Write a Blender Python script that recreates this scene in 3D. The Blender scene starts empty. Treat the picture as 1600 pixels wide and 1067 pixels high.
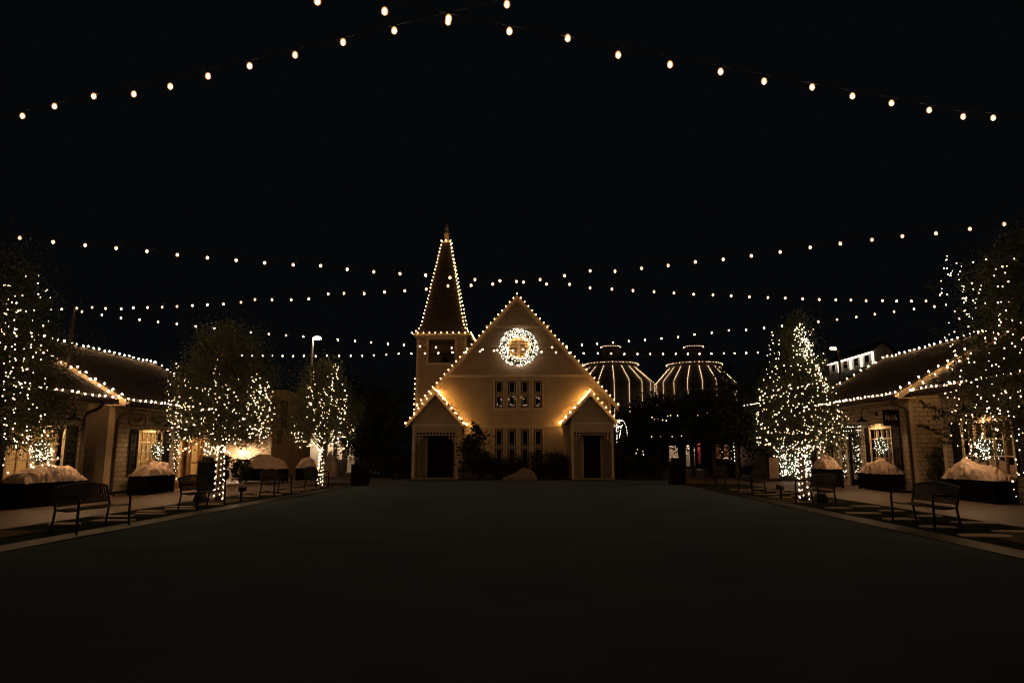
import bpy, math, random
import numpy as np
from mathutils import Vector, Matrix

# ------------------------------------------------------------------ camera, world, exposure
SC = bpy.context.scene
CAM_H = 1.5
F_PX = 1066.7
PITCH = math.atan(172 / F_PX)
YAW = math.atan(37 / F_PX)
cam = bpy.data.cameras.new('camera')
cam.sensor_width = 36.0
cam.lens = 24.0
cam.clip_start = 0.1
cam.clip_end = 1000.0
camo = bpy.data.objects.new('camera', cam)
SC.collection.objects.link(camo)
camo.location = (0, 0, CAM_H)
camo.rotation_euler = (math.pi / 2 + PITCH, 0, YAW)
SC.camera = camo

world = bpy.data.worlds.new('World')
SC.world = world
world.use_nodes = True
wnt = world.node_tree
wnt.nodes['Background'].inputs['Color'].default_value = (0.66, 0.78, 1.0, 1)     # moonless night sky
wnt.nodes['Background'].inputs['Strength'].default_value = 0.0027

SC.view_settings.view_transform = 'Standard'
SC.view_settings.look = 'None'
SC.view_settings.exposure = 0.0
SC.view_settings.gamma = 1.0
SC.cycles.use_denoising = True
SC.cycles.filter_width = 1.15
SC.cycles.max_bounces = 5
SC.cycles.diffuse_bounces = 2
SC.cycles.glossy_bounces = 2
SC.cycles.transmission_bounces = 3
SC.cycles.transparent_max_bounces = 8
SC.cycles.sample_clamp_indirect = 2.0
SC.cycles.caustics_reflective = False
SC.cycles.caustics_refractive = False

# ------------------------------------------------------------------ helpers
random.seed(7)
RNG = np.random.default_rng(7)
_f = np.array([-math.sin(YAW) * math.cos(PITCH), math.cos(YAW) * math.cos(PITCH), math.sin(PITCH)])
_r = np.array([math.cos(YAW), math.sin(YAW), 0.0])
_u = np.cross(_r, _f)


def ray(px, py):
    return _f * F_PX + _r * (px - 800) - _u * (py - 533.5)


def at(px, py, Y):
    r = ray(px, py)
    return Vector(np.array([0, 0, CAM_H]) + r * (Y / r[1]))


def atx(px, py, X):
    r = ray(px, py)
    return Vector(np.array([0, 0, CAM_H]) + r * (X / r[0]))


def ground(px, py):
    r = ray(px, py)
    return Vector(np.array([0, 0, CAM_H]) + r * (-CAM_H / r[2]))


def on_plane(px, py, A, B):
    """where a sight line meets the upright plane through A and B"""
    r = ray(px, py)
    A = np.array([A[0], A[1], 0.0]); d = np.array([B[0], B[1], 0.0]) - A
    n = np.array([d[1], -d[0], 0.0])
    o = np.array([0, 0, CAM_H])
    t = np.dot(n, np.array(A) - o) / np.dot(n, r)
    return Vector(o + r * t)


ORG = {}


class MB:
    def __init__(self):
        self.v = []
        self.f = []

    def add(self, vs, fs):
        n = len(self.v)
        self.v += [tuple(p) for p in vs]
        self.f += [tuple(i + n for i in q) for q in fs]
        return self

    def box(self, x0, x1, y0, y1, z0, z1):
        return self.add([(x0, y0, z0), (x1, y0, z0), (x1, y1, z0), (x0, y1, z0),
                         (x0, y0, z1), (x1, y0, z1), (x1, y1, z1), (x0, y1, z1)],
                        [(0, 3, 2, 1), (4, 5, 6, 7), (0, 1, 5, 4), (1, 2, 6, 5), (2, 3, 7, 6), (3, 0, 4, 7)])

    def quad(self, a, b, c, d):
        return self.add([a, b, c, d], [(0, 1, 2, 3)])

    def slab(self, pts, off):
        """polygon thickened by the vector off"""
        n = len(pts)
        a = [Vector(p) for p in pts]
        b = [p + Vector(off) for p in a]
        fs = [tuple(range(n - 1, -1, -1)), tuple(range(n, 2 * n))]
        fs += [(i, (i + 1) % n, n + (i + 1) % n, n + i) for i in range(n)]
        return self.add(a + b, fs)

    def tube(self, pts, r, seg=6, r2=None):
        pts = [Vector(p) for p in pts]
        n = len(pts)
        rings = []
        up = Vector((0.13, 0.29, 1)).normalized()
        for i, p in enumerate(pts):
            t = (pts[min(i + 1, n - 1)] - pts[max(i - 1, 0)])
            if t.length < 1e-9:
                t = Vector((0, 0, 1))
            t.normalize()
            a = t.cross(up)
            if a.length < .05:
                a = t.cross(Vector((1, 0, 0)))
            a.normalize()
            b = t.cross(a)
            if isinstance(r, (list, tuple)):
                rr = r[i]
            else:
                rr = r if r2 is None else r + (r2 - r) * i / max(1, n - 1)
            rings.append([p + a * (rr * math.cos(2 * math.pi * k / seg)) + b * (rr * math.sin(2 * math.pi * k / seg)) for k in range(seg)])
        vs = [q for ring in rings for q in ring]
        fs = []
        for i in range(n - 1):
            for k in range(seg):
                k2 = (k + 1) % seg
                fs.append((i * seg + k, i * seg + k2, (i + 1) * seg + k2, (i + 1) * seg + k))
        fs.append(tuple(range(seg - 1, -1, -1)))
        fs.append(tuple((n - 1) * seg + k for k in range(seg)))
        return self.add(vs, fs)

    def lathe(self, prof, c, seg=24, a0=0.0):
        vs = []
        for (r, z) in prof:
            for k in range(seg):
                a = a0 + 2 * math.pi * k / seg
                vs.append((c[0] + r * math.cos(a), c[1] + r * math.sin(a), c[2] + z))
        fs = []
        for i in range(len(prof) - 1):
            for k in range(seg):
                k2 = (k + 1) % seg
                fs.append((i * seg + k, i * seg + k2, (i + 1) * seg + k2, (i + 1) * seg + k))
        return self.add(vs, fs)

    def sheet(self, axis, c, u0, u1, z0, z1, holes, t):
        """wall with openings; axis 'x' = plane x=c spanning y; axis 'y' = plane y=c spanning x; thickness t goes c..c+t"""
        us = sorted({u0, u1, *[h[0] for h in holes], *[h[1] for h in holes]})
        zs = sorted({z0, z1, *[h[2] for h in holes], *[h[3] for h in holes]})
        us = [u for u in us if u0 <= u <= u1]
        zs = [z for z in zs if z0 <= z <= z1]

        def P(u, z, d):
            return (c + d, u, z) if axis == 'x' else (u, c + d, z)

        def solid(i, j):
            if i < 0 or j < 0 or i >= len(us) - 1 or j >= len(zs) - 1:
                return False
            um = (us[i] + us[i + 1]) / 2
            zm = (zs[j] + zs[j + 1]) / 2
            return not any(h[0] < um < h[1] and h[2] < zm < h[3] for h in holes)
        for i in range(len(us) - 1):
            for j in range(len(zs) - 1):
                if not solid(i, j):
                    continue
                a, b, e, g = us[i], us[i + 1], zs[j], zs[j + 1]
                for d in (0, t):
                    self.quad(P(a, e, d), P(b, e, d), P(b, g, d), P(a, g, d))
                if not solid(i - 1, j): self.quad(P(a, e, 0), P(a, e, t), P(a, g, t), P(a, g, 0))
                if not solid(i + 1, j): self.quad(P(b, e, 0), P(b, e, t), P(b, g, t), P(b, g, 0))
                if not solid(i, j - 1): self.quad(P(a, e, 0), P(b, e, 0), P(b, e, t), P(a, e, t))
                if not solid(i, j + 1): self.quad(P(a, g, 0), P(b, g, 0), P(b, g, t), P(a, g, t))
        return self

    def build(self, name, mat, parent=None, smooth=False):
        o = ORG.get(parent.name, (0, 0, 0)) if parent else (0, 0, 0)
        me = bpy.data.meshes.new(name)
        me.from_pydata([(p[0] - o[0], p[1] - o[1], p[2] - o[2]) for p in self.v], [], self.f)
        me.materials.append(mat)
        if smooth:
            me.shade_smooth()
        ob = bpy.data.objects.new(name, me)
        SC.collection.objects.link(ob)
        if parent:
            ob.parent = parent
            ORG[ob.name] = o
        return ob


def tag(o, label=None, cat=None, group=None, kind=None):
    if label: o['label'] = label
    if cat: o['category'] = cat
    if group: o['group'] = group
    if kind: o['kind'] = kind
    return o


def thing(name, label, cat, loc=(0, 0, 0), group=None):
    o = bpy.data.objects.new(name, None)
    o.empty_display_size = 0.1
    SC.collection.objects.link(o)
    o.location = loc
    ORG[o.name] = tuple(loc)
    return tag(o, label, cat, group)


def struct(name, mb, mat):
    return tag(mb.build(name, mat), kind='structure')


def copy_tree(o, loc, rz=0.0, label=None):
    c = o.copy()
    SC.collection.objects.link(c)
    c.location = loc
    c.rotation_euler = (0, 0, rz)
    if label: c['label'] = label
    for ch in list(o.children):
        d = ch.copy()
        SC.collection.objects.link(d)
        d.parent = c
        for g in list(ch.children):
            e = g.copy()
            SC.collection.objects.link(e)
            e.parent = d
    return c


# ------------------------------------------------------------------ materials
def new_mat(name):
    m = bpy.data.materials.new(name)
    m.use_nodes = True
    nt = m.node_tree
    b = nt.nodes['Principled BSDF']
    return m, nt, b


def N(nt, t, **kw):
    n = nt.nodes.new(t)
    for k, v in kw.items():
        setattr(n, k, v)
    return n


def coords(nt, swap=False):
    """object coordinates; swap gives (x+y, z) so that upright walls get brick rows"""
    tc = N(nt, 'ShaderNodeTexCoord')
    if not swap:
        return tc.outputs['Object']
    sp = N(nt, 'ShaderNodeSeparateXYZ')
    nt.links.new(tc.outputs['Object'], sp.inputs[0])
    ad = N(nt, 'ShaderNodeMath', operation='ADD')
    nt.links.new(sp.outputs[0], ad.inputs[0])
    nt.links.new(sp.outputs[1], ad.inputs[1])
    cb = N(nt, 'ShaderNodeCombineXYZ')
    nt.links.new(ad.outputs[0], cb.inputs[0])
    nt.links.new(sp.outputs[2], cb.inputs[1])
    return cb.outputs[0]


def mottled(name, c1, c2, scale=3.0, rough=0.8, bump=0.0, bscale=40.0, spec=0.3, metal=0.0, detail=6):
    m, nt, b = new_mat(name)
    co = coords(nt)
    n = N(nt, 'ShaderNodeTexNoise')
    n.inputs['Scale'].default_value = scale
    n.inputs['Detail'].default_value = detail
    nt.links.new(co, n.inputs['Vector'])
    r = N(nt, 'ShaderNodeValToRGB')
    r.color_ramp.elements[0].position = .3
    r.color_ramp.elements[1].position = .7
    r.color_ramp.elements[0].color = (*c1, 1)
    r.color_ramp.elements[1].color = (*c2, 1)
    nt.links.new(n.outputs['Fac'], r.inputs[0])
    nt.links.new(r.outputs[0], b.inputs['Base Color'])
    b.inputs['Roughness'].default_value = rough
    b.inputs['Specular IOR Level'].default_value = spec
    b.inputs['Metallic'].default_value = metal
    if bump:
        n2 = N(nt, 'ShaderNodeTexNoise')
        n2.inputs['Scale'].default_value = bscale
        nt.links.new(co, n2.inputs['Vector'])
        bp = N(nt, 'ShaderNodeBump')
        bp.inputs['Strength'].default_value = bump
        bp.inputs['Distance'].default_value = 0.02
        nt.links.new(n2.outputs['Fac'], bp.inputs['Height'])
        nt.links.new(bp.outputs[0], b.inputs['Normal'])
    return m


def bricky(name, c1, c2, mortar, bw, bh, gap=0.01, rough=0.8, bump=0.6, upright=True, spec=.25, smoothm=.1, offs=.5):
    m, nt, b = new_mat(name)
    co = coords(nt, upright)
    k = N(nt, 'ShaderNodeTexBrick')
    k.offset = offs
    k.inputs['Color1'].default_value = (*c1, 1)
    k.inputs['Color2'].default_value = (*c2, 1)
    k.inputs['Mortar'].default_value = (*mortar, 1)
    k.inputs['Scale'].default_value = 1.0
    k.inputs['Mortar Size'].default_value = gap
    k.inputs['Mortar Smooth'].default_value = smoothm
    k.inputs['Brick Width'].default_value = bw
    k.inputs['Row Height'].default_value = bh
    nt.links.new(co, k.inputs['Vector'])
    n = N(nt, 'ShaderNodeTexNoise')
    n.inputs['Scale'].default_value = 2.3
    n.inputs['Detail'].default_value = 8
    nt.links.new(co, n.inputs['Vector'])
    mx = N(nt, 'ShaderNodeMix', data_type='RGBA', blend_type='MULTIPLY')
    mx.inputs[0].default_value = .35
    nt.links.new(k.outputs['Color'], mx.inputs[6])
    nt.links.new(n.outputs['Fac'], mx.inputs[7])
    nt.links.new(mx.outputs[2], b.inputs['Base Color'])
    b.inputs['Roughness'].default_value = rough
    b.inputs['Specular IOR Level'].default_value = spec
    n2 = N(nt, 'ShaderNodeTexNoise')
    n2.inputs['Scale'].default_value = 30
    nt.links.new(co, n2.inputs['Vector'])
    ad = N(nt, 'ShaderNodeMath', operation='MULTIPLY_ADD')
    ad.inputs[1].default_value = -1.0
    nt.links.new(k.outputs['Fac'], ad.inputs[0])
    m2 = N(nt, 'ShaderNodeMath', operation='MULTIPLY')
    m2.inputs[1].default_value = .35
    nt.links.new(n2.outputs['Fac'], m2.inputs[0])
    nt.links.new(m2.outputs[0], ad.inputs[2])
    bp = N(nt, 'ShaderNodeBump')
    bp.inputs['Strength'].default_value = bump
    bp.inputs['Distance'].default_value = 0.02
    nt.links.new(ad.outputs[0], bp.inputs['Height'])
    nt.links.new(bp.outputs[0], b.inputs['Normal'])
    return m


def clapboard(name, col, pitch=0.13, bump=.8):
    """lapped boards: each row leans out towards its lower edge"""
    m, nt, b = new_mat(name)
    tc = N(nt, 'ShaderNodeTexCoord')
    sp = N(nt, 'ShaderNodeSeparateXYZ')
    nt.links.new(tc.outputs['Object'], sp.inputs[0])
    dv = N(nt, 'ShaderNodeMath', operation='DIVIDE')
    dv.inputs[1].default_value = pitch
    nt.links.new(sp.outputs[2], dv.inputs[0])
    fr = N(nt, 'ShaderNodeMath', operation='FRACT')
    nt.links.new(dv.outputs[0], fr.inputs[0])
    inv = N(nt, 'ShaderNodeMath', operation='SUBTRACT')
    inv.inputs[0].default_value = 1.0
    nt.links.new(fr.outputs[0], inv.inputs[1])
    n = N(nt, 'ShaderNodeTexNoise')
    n.inputs['Scale'].default_value = 1.6
    n.inputs['Detail'].default_value = 8
    nt.links.new(tc.outputs['Object'], n.inputs['Vector'])
    r = N(nt, 'ShaderNodeValToRGB')
    r.color_ramp.elements[0].position = .25
    r.color_ramp.elements[1].position = .75
    r.color_ramp.elements[0].color = (col[0] * .8, col[1] * .78, col[2] * .75, 1)
    r.color_ramp.elements[1].color = (*col, 1)
    nt.links.new(n.outputs['Fac'], r.inputs[0])
    nt.links.new(r.outputs[0], b.inputs['Base Color'])
    b.inputs['Roughness'].default_value = .65
    b.inputs['Specular IOR Level'].default_value = .2
    bp = N(nt, 'ShaderNodeBump')
    bp.inputs['Strength'].default_value = bump
    bp.inputs['Distance'].default_value = 0.02
    nt.links.new(inv.outputs[0], bp.inputs['Height'])
    nt.links.new(bp.outputs[0], b.inputs['Normal'])
    return m


def emitter(name, col, strength):
    m, nt, b = new_mat(name)
    b.inputs['Base Color'].default_value = (.8, .7, .5, 1)
    b.inputs['Emission Color'].default_value = (*col, 1)
    b.inputs['Emission Strength'].default_value = strength
    return m


def window_glass(name):
    m, nt, b = new_mat(name)
    nt.nodes.remove(b)
    out = nt.nodes['Material Output']
    t = N(nt, 'ShaderNodeBsdfTransparent')
    g = N(nt, 'ShaderNodeBsdfGlossy')
    g.inputs['Roughness'].default_value = .02
    fr = N(nt, 'ShaderNodeFresnel')
    fr.inputs['IOR'].default_value = 1.5
    mx = N(nt, 'ShaderNodeMixShader')
    nt.links.new(fr.outputs[0], mx.inputs[0])
    nt.links.new(t.outputs[0], mx.inputs[1])
    nt.links.new(g.outputs[0], mx.inputs[2])
    nt.links.new(mx.outputs[0], out.inputs[0])
    return m


WARM = (1.0, 0.56, 0.24)
M = dict(
    lawn=mottled('lawn_turf', (.084, .112, .124), (.108, .140, .150), .7, 1.0, .5, 220, .0),
    strip=mottled('strip_turf', (.022, .030, .022), (.036, .046, .032), 3, 1.0, .8, 160, .0),
    dirt=mottled('ground_dirt', (.03, .028, .022), (.045, .04, .03), .5, 1.0, .3, 20, .1),
    paver=bricky('brick_paving', (.19, .120, .072), (.125, .076, .045), (.045, .03, .02), .24, .12, .012, .6, .5, False, .35),
    kerb=bricky('kerb_stone', (.030, .023, .017), (.021, .016, .012), (.010, .008, .006), .5, .3, .008, .6, .3, False, .18),
    flag=mottled('flagstone', (.26, .20, .13), (.36, .28, .19), 4, .8, .5, 30, .25),
    mulch=mottled('mulch', (.05, .03, .018), (.10, .065, .035), 30, 1, 1, 60, .1),
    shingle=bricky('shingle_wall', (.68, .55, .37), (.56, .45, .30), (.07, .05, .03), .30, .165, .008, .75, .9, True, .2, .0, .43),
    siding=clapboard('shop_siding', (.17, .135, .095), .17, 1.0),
    church=clapboard('church_siding', (.46, .37, .26), .125, 1.0),
    trim=mottled('cream_trim', (.50, .40, .27), (.60, .49, .33), 2, .55, .15, 12, .3),
    white=mottled('white_paint', (.62, .56, .48), (.74, .68, .58), 2, .5, .1, 12, .3),
    tan=mottled('tan_stucco', (.33, .24, .16), (.42, .31, .21), 2.5, .9, .5, 60, .15),
    roof=bricky('roof_shingles', (.085, .072, .060), (.060, .050, .042), (.015, .012, .01), .35, .16, .01, .85, .8, True, .2),
    shoproof=bricky('dark_roof_shingles', (.030, .022, .017), (.020, .015, .012), (.010, .008, .007), .35, .16, .01, .9, .8, True, .1),
    dark=mottled('dark_paint', (.010, .009, .008), (.018, .016, .014), 6, .75, .1, 20, .12),
    metal=mottled('black_iron', (.008, .007, .006), (.016, .014, .012), 12, .6, .2, 60, .15),
    planter=mottled('planter_box', (.006, .0065, .007), (.011, .011, .011), 5, .8, .2, 20, .06),
    burlap=mottled('burlap', (.20, .15, .105), (.27, .205, .15), 7, .9, .6, 26, .1),
    cloth=mottled('frost_cloth', (.62, .46, .35), (.76, .58, .46), 7, .9, .6, 26, .1),
    copper=mottled('dark_bronze', (.045, .030, .020), (.07, .045, .03), 6, .5, .2, 30, .5),
    bark=mottled('bark', (.06, .045, .03), (.12, .09, .06), 14, .95, 1, 30, .1),
    leaf=mottled('leaf', (.07, .08, .032), (.11, .12, .05), 1.5, .6, 0, 1, .4),
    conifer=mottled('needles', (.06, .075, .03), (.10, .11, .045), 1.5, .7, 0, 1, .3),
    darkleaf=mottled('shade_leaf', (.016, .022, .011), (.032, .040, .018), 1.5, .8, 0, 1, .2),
    steel=mottled('silo_steel', (.08, .07, .06), (.14, .125, .10), 1.2, .6, .2, 8, .3, .2),
    wood=mottled('warm_wood', (.30, .15, .06), (.42, .22, .09), 5, .5, .1, 20, .3),
    red=mottled('red_cloth', (.35, .05, .05), (.45, .07, .06), 3, .8, .1, 20, .2),
    room=mottled('room_wall', (.60, .45, .25), (.72, .56, .34), 2, .8, .1, 10, .2),
    dglass=mottled('dark_pane', (.006, .006, .006), (.010, .009, .008), 2, .0, 0, 1, .5),
    glass=window_glass('shop_glass'),
    bulb=emitter('festoon_bulb_glow', (1.0, .62, .36), 270.0),
    roofbulb=emitter('roof_bulb_glow', (1.0, 0.50, 0.17), 42.0),
    porchbulb=emitter('porch_bulb_glow', (1.0, 0.45, 0.10), 300.0),
    farbulb=emitter('far_bulb_glow', (1.0, .62, .36), 330.0),
    shopbulb=emitter('shop_bulb_glow', (1.0, 0.56, 0.25), 190.0),
    rope=emitter('rope_bulb_glow', (1.0, 0.60, 0.32), 8.0),
    fairy=emitter('fairy_bulb_glow', (1.0, 0.66, 0.36), 22.0),
    cool=emitter('white_fairy_glow', (1.0, 0.86, 0.70), 17.0),
    lamp=emitter('lamp_glow', (1.0, 0.58, 0.28), 1000.0),
    street=emitter('street_lamp_glow', (1.0, 0.86, 0.68), 60.0),
    ceil=emitter('ceiling_lamp_glow', (1.0, 0.64, 0.30), 22.0),
    porch=emitter('porch_lamp_glow', (1, .74, .48), 300),
    flood=emitter('flood_lamp_glow', (1, .70, .42), 1200),
    shopl=emitter('shopfront_lamp_glow', (1, .72, .5), 110),
    sign_text=mottled('sign_lettering', (.75, .64, .48), (.8, .7, .52), 8, .6),
)


def amber_glass(name):
    m, nt, b = new_mat(name)
    nt.nodes.remove(b)
    t = N(nt, 'ShaderNodeBsdfTransparent')
    e = N(nt, 'ShaderNodeEmission')
    e.inputs['Color'].default_value = (1.0, .42, .10, 1)
    e.inputs['Strength'].default_value = 1.5
    mx = N(nt, 'ShaderNodeMixShader')
    mx.inputs[0].default_value = .45
    nt.links.new(t.outputs[0], mx.inputs[1])
    nt.links.new(e.outputs[0], mx.inputs[2])
    nt.links.new(mx.outputs[0], nt.nodes['Material Output'].inputs[0])
    return m


M['amber'] = amber_glass('amber_bulb_glass')


def glass_bulb_mesh(name, r, core, mat, stretch):
    me = bulb_mesh(name, r, M['amber'], stretch, 2)
    me.materials.append(mat)
    import bmesh
    bm = bmesh.new()
    bm.from_mesh(me)
    n0 = len(bm.faces)
    g = bmesh.ops.create_icosphere(bm, subdivisions=1, radius=core)
    for v in g['verts']:
        v.co.z *= stretch
    bm.faces.ensure_lookup_table()
    for f in bm.faces[n0:]:
        f.material_index = 1
        f.smooth = True
    bm.to_mesh(me)
    bm.free()
    return me


# bulb meshes (shared)
def bulb_mesh(name, r, mat, stretch=1.25, sub=1):
    import bmesh
    bm = bmesh.new()
    bmesh.ops.create_icosphere(bm, subdivisions=sub, radius=r)
    for v in bm.verts:
        v.co.z *= stretch if v.co.z > 0 else 1.1
    me = bpy.data.meshes.new(name)
    bm.to_mesh(me)
    bm.free()
    me.materials.append(mat)
    me.shade_smooth()
    return me


BM_FEST = glass_bulb_mesh('festoon_bulb', .032, .0185, M['bulb'], 1.6)
BM_FESTFAR = glass_bulb_mesh('festoon_bulb_far', .036, .018, M['farbulb'], 1.35)
BM_ROOF = bulb_mesh('roof_bulb', .025, M['roofbulb'], 1.2)
BM_PORCH = bulb_mesh('porch_bulb', .026, M['porchbulb'], 1.2)
BM_FAIRY = bulb_mesh('fairy_bulb', .0102, M['fairy'], 1.2)
BM_FAIRYFAR = bulb_mesh('fairy_bulb_far', .0132, M['fairy'], 1.1)
BM_COOL = bulb_mesh('white_fairy_bulb', .0118, M['cool'], 1.1)
BM_SILO = bulb_mesh('rope_bulb', .028, M['rope'], 1.0)
BM_SHOP = bulb_mesh('shop_bulb', .027, M['shopbulb'], 1.2)
BM_FAIRYNEAR = bulb_mesh('fairy_bulb_near', .0085, M['fairy'], 1.3)


BIG = set()


def lights(name, label, cat, pts, me, wire=None, group=None, wr=.004, lines=None, limit=100):
    """a light string: bulbs as parts (the nearest 100), the rest one part; wire drawn through given lines"""
    pts = [Vector(p) for p in pts]
    base = pts[0]
    t = thing(name, label, cat, base, group)
    pts.sort(key=lambda p: p.y)
    for p in pts[:limit]:
        b = bpy.data.objects.new('bulb', me)
        SC.collection.objects.link(b)
        b.parent = t
        b.location = p - base
        b.rotation_euler = (random.uniform(-.25, .25), random.uniform(-.25, .25), 0)
        if cat == 'fairy lights': b.scale = ((1.2 if tuple(round(c, 4) for c in p) in BIG else random.choice((.45, .6, .8, .9, 1.15))),) * 3
    rest = pts[limit:]
    if rest:
        vs = np.array([v.co[:] for v in me.vertices])
        fs = [tuple(p.vertices) for p in me.polygons]
        mb = MB()
        for p in rest:
            mb.add(vs * ((1.2 if tuple(round(c, 4) for c in p) in BIG else random.choice((.45, .6, .8, .9, 1.15))) if cat == 'fairy lights' else 1) + np.array(p), fs)
        tag(mb.build('bulb_cluster', me.materials[0], t), kind='stuff')
    if lines:
        mb = MB()
        for ln in lines:
            if len(ln) > 1:
                mb.tube(ln, wr, 4)
        mb.build('wire', M['metal'], t)
    return t


def lerp(a, b, t):
    return a + (b - a) * t


def along(a, b, step, ends=True):
    a, b = Vector(a), Vector(b)
    n = max(1, int(round((b - a).length / step)))
    return [a.lerp(b, (i + (0 if ends else .5)) / n) for i in range(n + (1 if ends else 0))]


# ------------------------------------------------------------------ ground
m = MB(); m.box(-160, 160, -40, 260, -.3, -.012); struct('ground', m, M['dirt'])
m = MB(); m.box(-8.05, 6.85, -6, 36.9, -.2, 0.0); struct('lawn', m, M['lawn'])
m = MB(); m.box(-8.6, -8.05, -6, 33.2, -.2, .018); struct('kerb_left', m, M['kerb'])
m = MB(); m.box(6.85, 7.4, -6, 33.2, -.2, .018); struct('kerb_right', m, M['kerb'])
m = MB(); m.box(-10.4, -8.6, -6, 33.2, -.2, .006); struct('turf_strip_left', m, M['strip'])
m = MB(); m.box(7.4, 9.7, -6, 33.2, -.2, .006); struct('turf_strip_right', m, M['strip'])
m = MB(); m.box(-30, -10.4, -6, 60, -.2, .012); struct('walkway_left', m, M['paver'])
m = MB(); m.box(9.7, 30, -6, 70, -.2, .012); struct('walkway_right', m, M['paver'])
m = MB(); m.box(-10.4, -8.05, 33.2, 60, -.2, .010); m.box(6.85, 9.7, 33.2, 70, -.2, .010); struct('path_beside_church', m, M['paver'])
m = MB(); m.box(-8.05, 6.85, 36.9, 38.0, -.2, .014); struct('path_before_church', m, M['kerb'])

# stepping stones in the turf strips
def flag(x, y, w, d, rz, label, first=[None]):
    n = 9
    k = random.randint(0, 99)
    rr = random.Random(k)
    pts = []
    for i in range(n):
        a = 2 * math.pi * i / n
        q = .86 + .2 * rr.random()
        cx = math.copysign(abs(math.cos(a)) ** .6, math.cos(a)) * w / 2 * q
        cy = math.copysign(abs(math.sin(a)) ** .6, math.sin(a)) * d / 2 * q
        pts.append((x + cx, y + cy, 0.0))
    mb = MB(); mb.slab(pts, (0, 0, .030))
    o = mb.build('stepping_stone', M['flag'])
    return tag(o, label, 'stepping stone', 'flat stones set in the turf strips')


rows = ['nearest the camera', 'second', 'third', 'fourth', 'fifth', 'sixth', 'seventh', 'eighth', 'ninth', 'tenth', 'eleventh', 'twelfth']
for side, xa, xb in (('left', -10.2, -8.85), ('right', 7.65, 9.5)):
    k = 0
    y = 11.4
    while y < 28:
        for col in (0, 1):
            yy = y + col * .75 + random.uniform(-.1, .1)
            xx = lerp(xa + .4, xb - .4, col) + random.uniform(-.12, .12)
            skip = any(abs(yy - t) < 1.3 for t in (12.3, 21.5, 30))
            if side == 'right' and abs(yy - 12.6) < 1.0: skip = False
            if not skip:
                flag(xx, yy, random.uniform(.65, .95), random.uniform(.38, .55), 0,
                     'flat tan stone in the %s turf strip, %d from the front on its %s side' %
                     (side, k + 1, ('walkway' if (col == 0) == (side == 'left') else 'kerb')))
        y += 1.5
        k += 1

for (x, y, lb) in ((-9.75, 21.1, 'left lit tree beside the second bench'), (-9.4, 30.0, 'small lit tree near the church'),
                   (8.2, 21.7, 'bright cone shaped tree'), (-10.1, 12.2, 'tree cut by the left edge'), (8.75, 12.2, 'tree cut by the right edge')):
    mb = MB(); mb.box(x - .85 if x < 0 else x - .78, x + .85 if x > 0 else x + .75, y - .9, y + .9, -.1, .022)
    r = mb.build('tree_pit', M['mulch'])
    tag(r, 'square mulch bed around the foot of the ' + lb, 'tree pit', 'mulch beds of the trees')


# ------------------------------------------------------------------ shops
def DY(s):
    return .70 if s > 0 else -.28


def gooseneck(side, wallx, y, zp, zs, reach, label):
    y += DY(side)
    """wall lamp: plate, curved arm, wide shade, bulb"""
    s = side
    x0 = s * wallx
    x1 = s * (wallx - reach)
    t = thing('wall_lamp', label, 'wall lamp', (x0, y, zp), 'gooseneck lamps over the shop windows')
    mb = MB(); mb.tube([(x0, y, zp), (x0 - s * .04, y, zp)], .08, 12); mb.build('wall_plate', M['metal'], t)
    pts = []
    for i in range(9):
        a = i / 8
        pts.append((lerp(x0 - s * .03, x0 - s * reach * .45, a), y, zp + .03 * math.sin(a * 3.1)))
    for i in range(1, 13):
        a = math.pi * i / 12
        pts.append((lerp(x0 - s * reach * .45, x1, (1 - math.cos(a)) / 2), y, zp + .02 + .2 * math.sin(a)))
    pts.append((x1, y, zs + .2))
    mb = MB(); mb.tube(pts, .014, 6); mb.build('arm', M['metal'], t)
    mb = MB(); mb.lathe([(.03, .22), (.05, .17), (.06, .12), (.15, .07), (.24, 0.0), (.235, 0.0), (.14, .055), (.05, .10), (.02, .12)], (x1, y, zs), 20)
    sh = mb.build('lamp_shade', M['metal'], t, True)
    mb = MB(); mb.lathe([(.005, .07), (.035, .05), (.05, .01), (.035, -.03), (.003, -.045)], (x1, y, zs + .075), 10)
    mb.build('bulb', M['lamp'], t, True)
    return t


def shop_window(root, side, wallx, y0, y1, z0, z1, cols, rows_, lit=True):
    """window in a wall on plane x: frame, muntins, pane, sill; root is the shop"""
    s = side
    X = lambda d: s * (wallx + d)          # d outward from lawn (into the shop) positive

    def bx(mb, d0, d1, *r):
        a, b = sorted((X(d0), X(d1)))
        mb.box(a, b, *r)
    mb = MB()
    w = .09
    bx(mb, -.035, .12, y0 - w, y0, z0 - .05, z1 + w)
    bx(mb, -.035, .12, y1, y1 + w, z0 - .05, z1 + w)
    bx(mb, -.033, .12, y0, y1, z1, z1 + w)
    fr = mb.build('window', M['trim'], root)
    mb = MB(); bx(mb, -.08, .12, y0 - w - .03, y1 + w + .03, z0 - .10, z0 - .05); bx(mb, -.03, .12, y0, y1, z0 - .05, z0)
    mb.build('sill', M['trim'], fr)
    mb = MB()
    for i in range(1, cols):
        yy = lerp(y0, y1, i / cols)
        bx(mb, .02, .06, yy - .016, yy + .016, z0, z1)
    for j in range(1, rows_):
        zz = lerp(z0, z1, j / rows_)
        bx(mb, .018, .062, y0, y1, zz - .016, zz + .016)
    mb.build('muntins', M['trim'], fr)
    mb = MB(); mb.quad((X(.07), y0, z0), (X(.07), y1, z0), (X(.07), y1, z1), (X(.07), y0, z1))
    mb.build('pane', M['glass'], fr)
    return fr


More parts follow.
